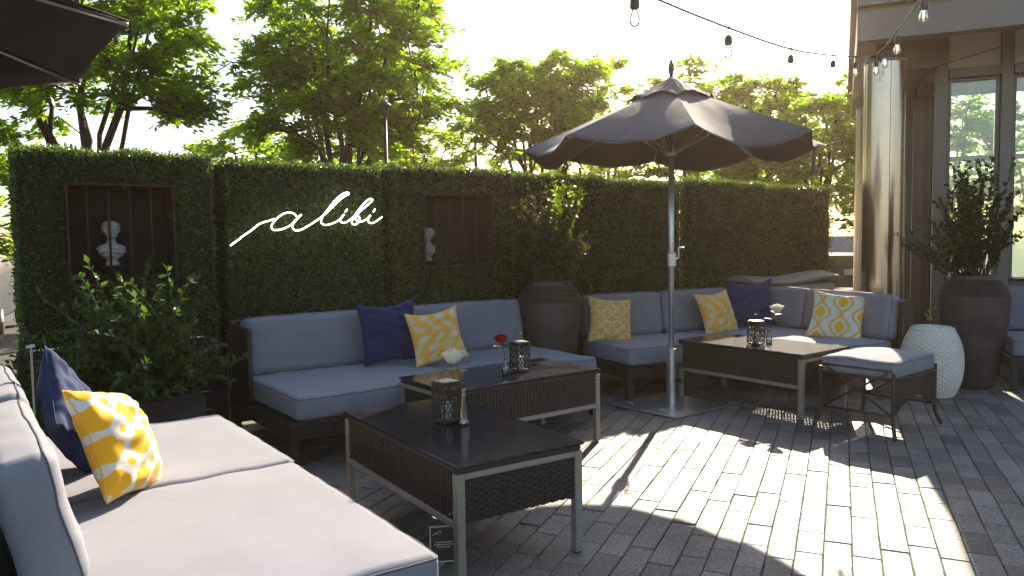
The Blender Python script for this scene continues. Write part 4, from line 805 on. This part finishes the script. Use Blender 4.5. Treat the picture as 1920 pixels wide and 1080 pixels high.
# ------------------------------------------------------------------ trees
def tree(label, x, y, z0, z1, rxy, ns, per, seed, lm=m_tleaf, stems=3, leafL=.12, flat=.22, spr=.42, fork=None, group='locust trees behind the hedge'):
    q = np.random.default_rng(seed); t = thing('tree', label, 'tree', (x, y, -.09), 0, group); fork = fork or max(.6, z0*.55)
    nodes = []; par = []; dist = []
    def addn(p, pa): nodes.append(np.array(p, float)); par.append(pa); dist.append(0 if pa < 0 else dist[pa]+np.linalg.norm(nodes[-1]-nodes[pa])); return len(nodes)-1
    k = addn((0, 0, 0), -1); k = addn((.03, .02, fork*.5), k); root = addn((.02, -.03, fork), k)
    for s in range(stems):
        a = 2*PI*s/stems+q.random(); k = root; tall = z0+(z1-z0)*(.55+.3*q.random()); sp = .35+.4*q.random()
        for i in range(1, 8): e = i/7; k = addn((rxy[0]*sp*e**1.15*math.cos(a)+q.normal(0, .05), rxy[1]*sp*e**1.15*math.sin(a)+q.normal(0, .05), fork+(tall-fork)*e), k)
    cz, rz_ = (z0+z1)/2, (z1-z0)/2; cen = []
    lob = [norm(q.normal(0, 1, 3)) for _ in range(7)]
    while len(cen) < ns:
        p = q.uniform(-1, 1, 3); r_ = np.linalg.norm(p); d = p/max(r_, 1e-6); lim = .72+.34*max(np.dot(d, l) for l in lob)**3+.08*math.sin(7*math.atan2(d[1], d[0])+5*d[2])
        if r_ > lim or r_ < .28*q.random(): continue
        if math.sin(p[0]*5+seed)*math.sin(p[1]*5+seed*2)*math.sin(p[2]*6+seed*3) < -.22: continue       # gaps between the sprays
        cen.append(np.array([p[0]*rxy[0], p[1]*rxy[1], cz+p[2]*rz_]))
    cen.sort(key=lambda c: np.linalg.norm(c-nodes[root])); tips = []
    for c in cen:
        A = np.array(nodes); dd = np.linalg.norm(A-c, axis=1)+.28*np.array(dist)+np.maximum(0, A[:, 2]-c[2])*.9; dd[:2] += 9; k = int(np.argmin(dd)); a = nodes[k]; L = np.linalg.norm(c-a); n = max(1, int(L/.35)); k0 = k
        for i in range(1, n+1): e = i/n; k0 = addn(a+(c-a)*e+np.array([0, 0, .10*L*math.sin(PI*e)])+q.normal(0, .03, 3)*(i < n), k0)
        tips.append(k0)
    cnt = np.zeros(len(nodes))
    for k in tips:
        while k >= 0: cnt[k] += 1; k = par[k]
    m = MB(); rad = .0085*np.maximum(cnt, .6)**.48
    for k in range(len(nodes)):
        if par[k] >= 0: m.tube([tuple(nodes[par[k]]), tuple(nodes[k])], [max(rad[k], min(rad[par[k]], rad[k]*1.3)), rad[k]], 5, cap=False)
    m.build('trunk', m_bark, t, True)
    P = []; D = []; tw = MB()
    for c in cen:                                        # each spray: a fan of twigs, leaflets along both sides of every twig
        oa = math.atan2(c[1], c[0]); nt_ = 6; per_t = max(4, int(per*1.6*(.7+.6*q.random())/nt_)); lift = q.normal(.05, .22)
        for _ in range(nt_):
            ta = oa+q.normal(0, 1.0); L = spr*(.55+.9*q.random()); el = lift+q.normal(0, .22); d = np.array([math.cos(ta)*math.cos(el), math.sin(ta)*math.cos(el), math.sin(el)]); side = np.array([-math.sin(ta), math.cos(ta), 0])
            e = .12+.88*q.random(per_t); sg = np.where(q.random(per_t) < .5, -1., 1.)[:, None]; dr = np.array([0, 0, -.22*L])
            P.append(c+d*L*e[:, None]+dr*(e**2)[:, None]+q.normal(0, flat*.16, (per_t, 3))); D.append(d*.75+side*sg*.8+q.normal(0, .28, (per_t, 3))-np.array([0, 0, .15]))
            tw.tube([tuple(c), tuple(c+d*L*.9+dr*.8)], [.006, .003], 3, cap=False)
    tag(tw.build('twigs', m_bark, t), kind='stuff')
    P = np.concatenate(P); D = np.concatenate(D); n = len(P); sz = .6+q.random(n)*.8
    V, Q = leaves(P, D, np.array([0, 0, 1.])+q.normal(0, .5, (n, 3)), leafL*sz, leafL*.42*sz, .12)
    tag(link('crown', npmesh('crown', V, Q), lm, t), kind='stuff'); return t
tree('tall locust tree at the far left above the barred window', -6.1, 11.2, 2.75, 6.4, (2.05, 1.5), 205, 130, 101, stems=7, leafL=.115, fork=1.3)
tree('tall locust tree above the glowing sign', -2.7, 12.6, 2.75, 6.7, (1.85, 1.5), 235, 130, 102, stems=8, leafL=.115, fork=1.3)
tree('dark lower tree between the two tall left trees', -5.7, 16.5, 2.2, 4.1, (1.3, 1.0), 80, 110, 103, stems=3)
tree('sunlit pale tree behind the street lamp', -2.2, 20., 2.4, 4.9, (1.9, 1.2), 70, 100, 104, m_tleaf2, leafL=.15, stems=5, spr=.5)
tree('rounded locust tree just left of the umbrella', .45, 15.5, 3.0, 5.5, (1.35, 1.1), 125, 120, 105, stems=7, leafL=.13, fork=1.3)
tree('slender small tree left of the umbrella top', 2.35, 17.5, 2.6, 5.7, (.62, .6), 36, 90, 106, m_tleaf2, stems=2)
tree('locust tree rising behind the umbrella finial', 4.0, 17.5, 2.4, 5.5, (1.1, .9), 84, 110, 107, m_tleaf, stems=5, leafL=.13)
tree('locust tree right of the umbrella finial', 5.35, 16.5, 2.1, 5.3, (1.05, .9), 96, 115, 108, m_tleaf, stems=5, leafL=.13)
tree('locust tree next to the canopy edge, rightmost behind the hedge', 5.95, 15.0, 1.7, 4.7, (1.15, .9), 96, 110, 109, m_tleaf, stems=5)
tree('bright yellow green young tree between hedge end and column', 6.5, 13.4, 1.05, 3.0, (.75, .7), 56, 80, 110, m_tleaf2, stems=3, leafL=.10, spr=.32)
tree('leafy tree at the left picture edge', -7.7, 10.6, 1.1, 3.6, (1.1, 1.0), 70, 90, 111, stems=3)
tree('far tree low between the two tall left trees', -4.6, 25., 2.2, 4.6, (2.2, 1.4), 60, 100, 112, m_tleaf2, leafL=.17, spr=.6)
tree('far tree low behind the umbrella left rim', 1.6, 25., 1.8, 4.4, (2.2, 1.5), 60, 100, 113, m_tleaf2, leafL=.17, spr=.6)
tree('far tree behind the umbrella right rim', 8.6, 27., 1.8, 5.2, (2.4, 1.5), 70, 100, 114, m_tleaf, leafL=.17, spr=.6)
tree('tree seen through the left pane of the glazing', 11.0, 19.5, 1.6, 5.6, (1.8, 1.5), 80, 90, 115, m_tleaf2, leafL=.15)
tree('tree seen through the right pane of the glazing', 14.6, 21.5, 1.6, 6.0, (2.0, 1.6), 80, 90, 116, m_tleaf, leafL=.15)

# ------------------------------------------------------------------ warm haze volume added to stand in for veiling lens flare
hz = MB().box(-205, 205, -65, 305, -1.1, 8.5).build('haze', None); tag(hz, 'thin warm haze added in place of lens flare', 'haze', kind='stuff')
hm = bpy.data.materials.new('haze'); hm.use_nodes = True; n = hm.node_tree.nodes; n.remove(n['Principled BSDF']); v = n.new('ShaderNodeVolumePrincipled')
v.inputs['Color'].default_value = (1, .74, .48, 1); v.inputs['Density'].default_value = .0014; v.inputs['Anisotropy'].default_value = .72; hm.node_tree.links.new(v.outputs[0], n['Material Output'].inputs['Volume']); hz.data.materials.append(hm)
sc.cycles.volume_bounces = 0
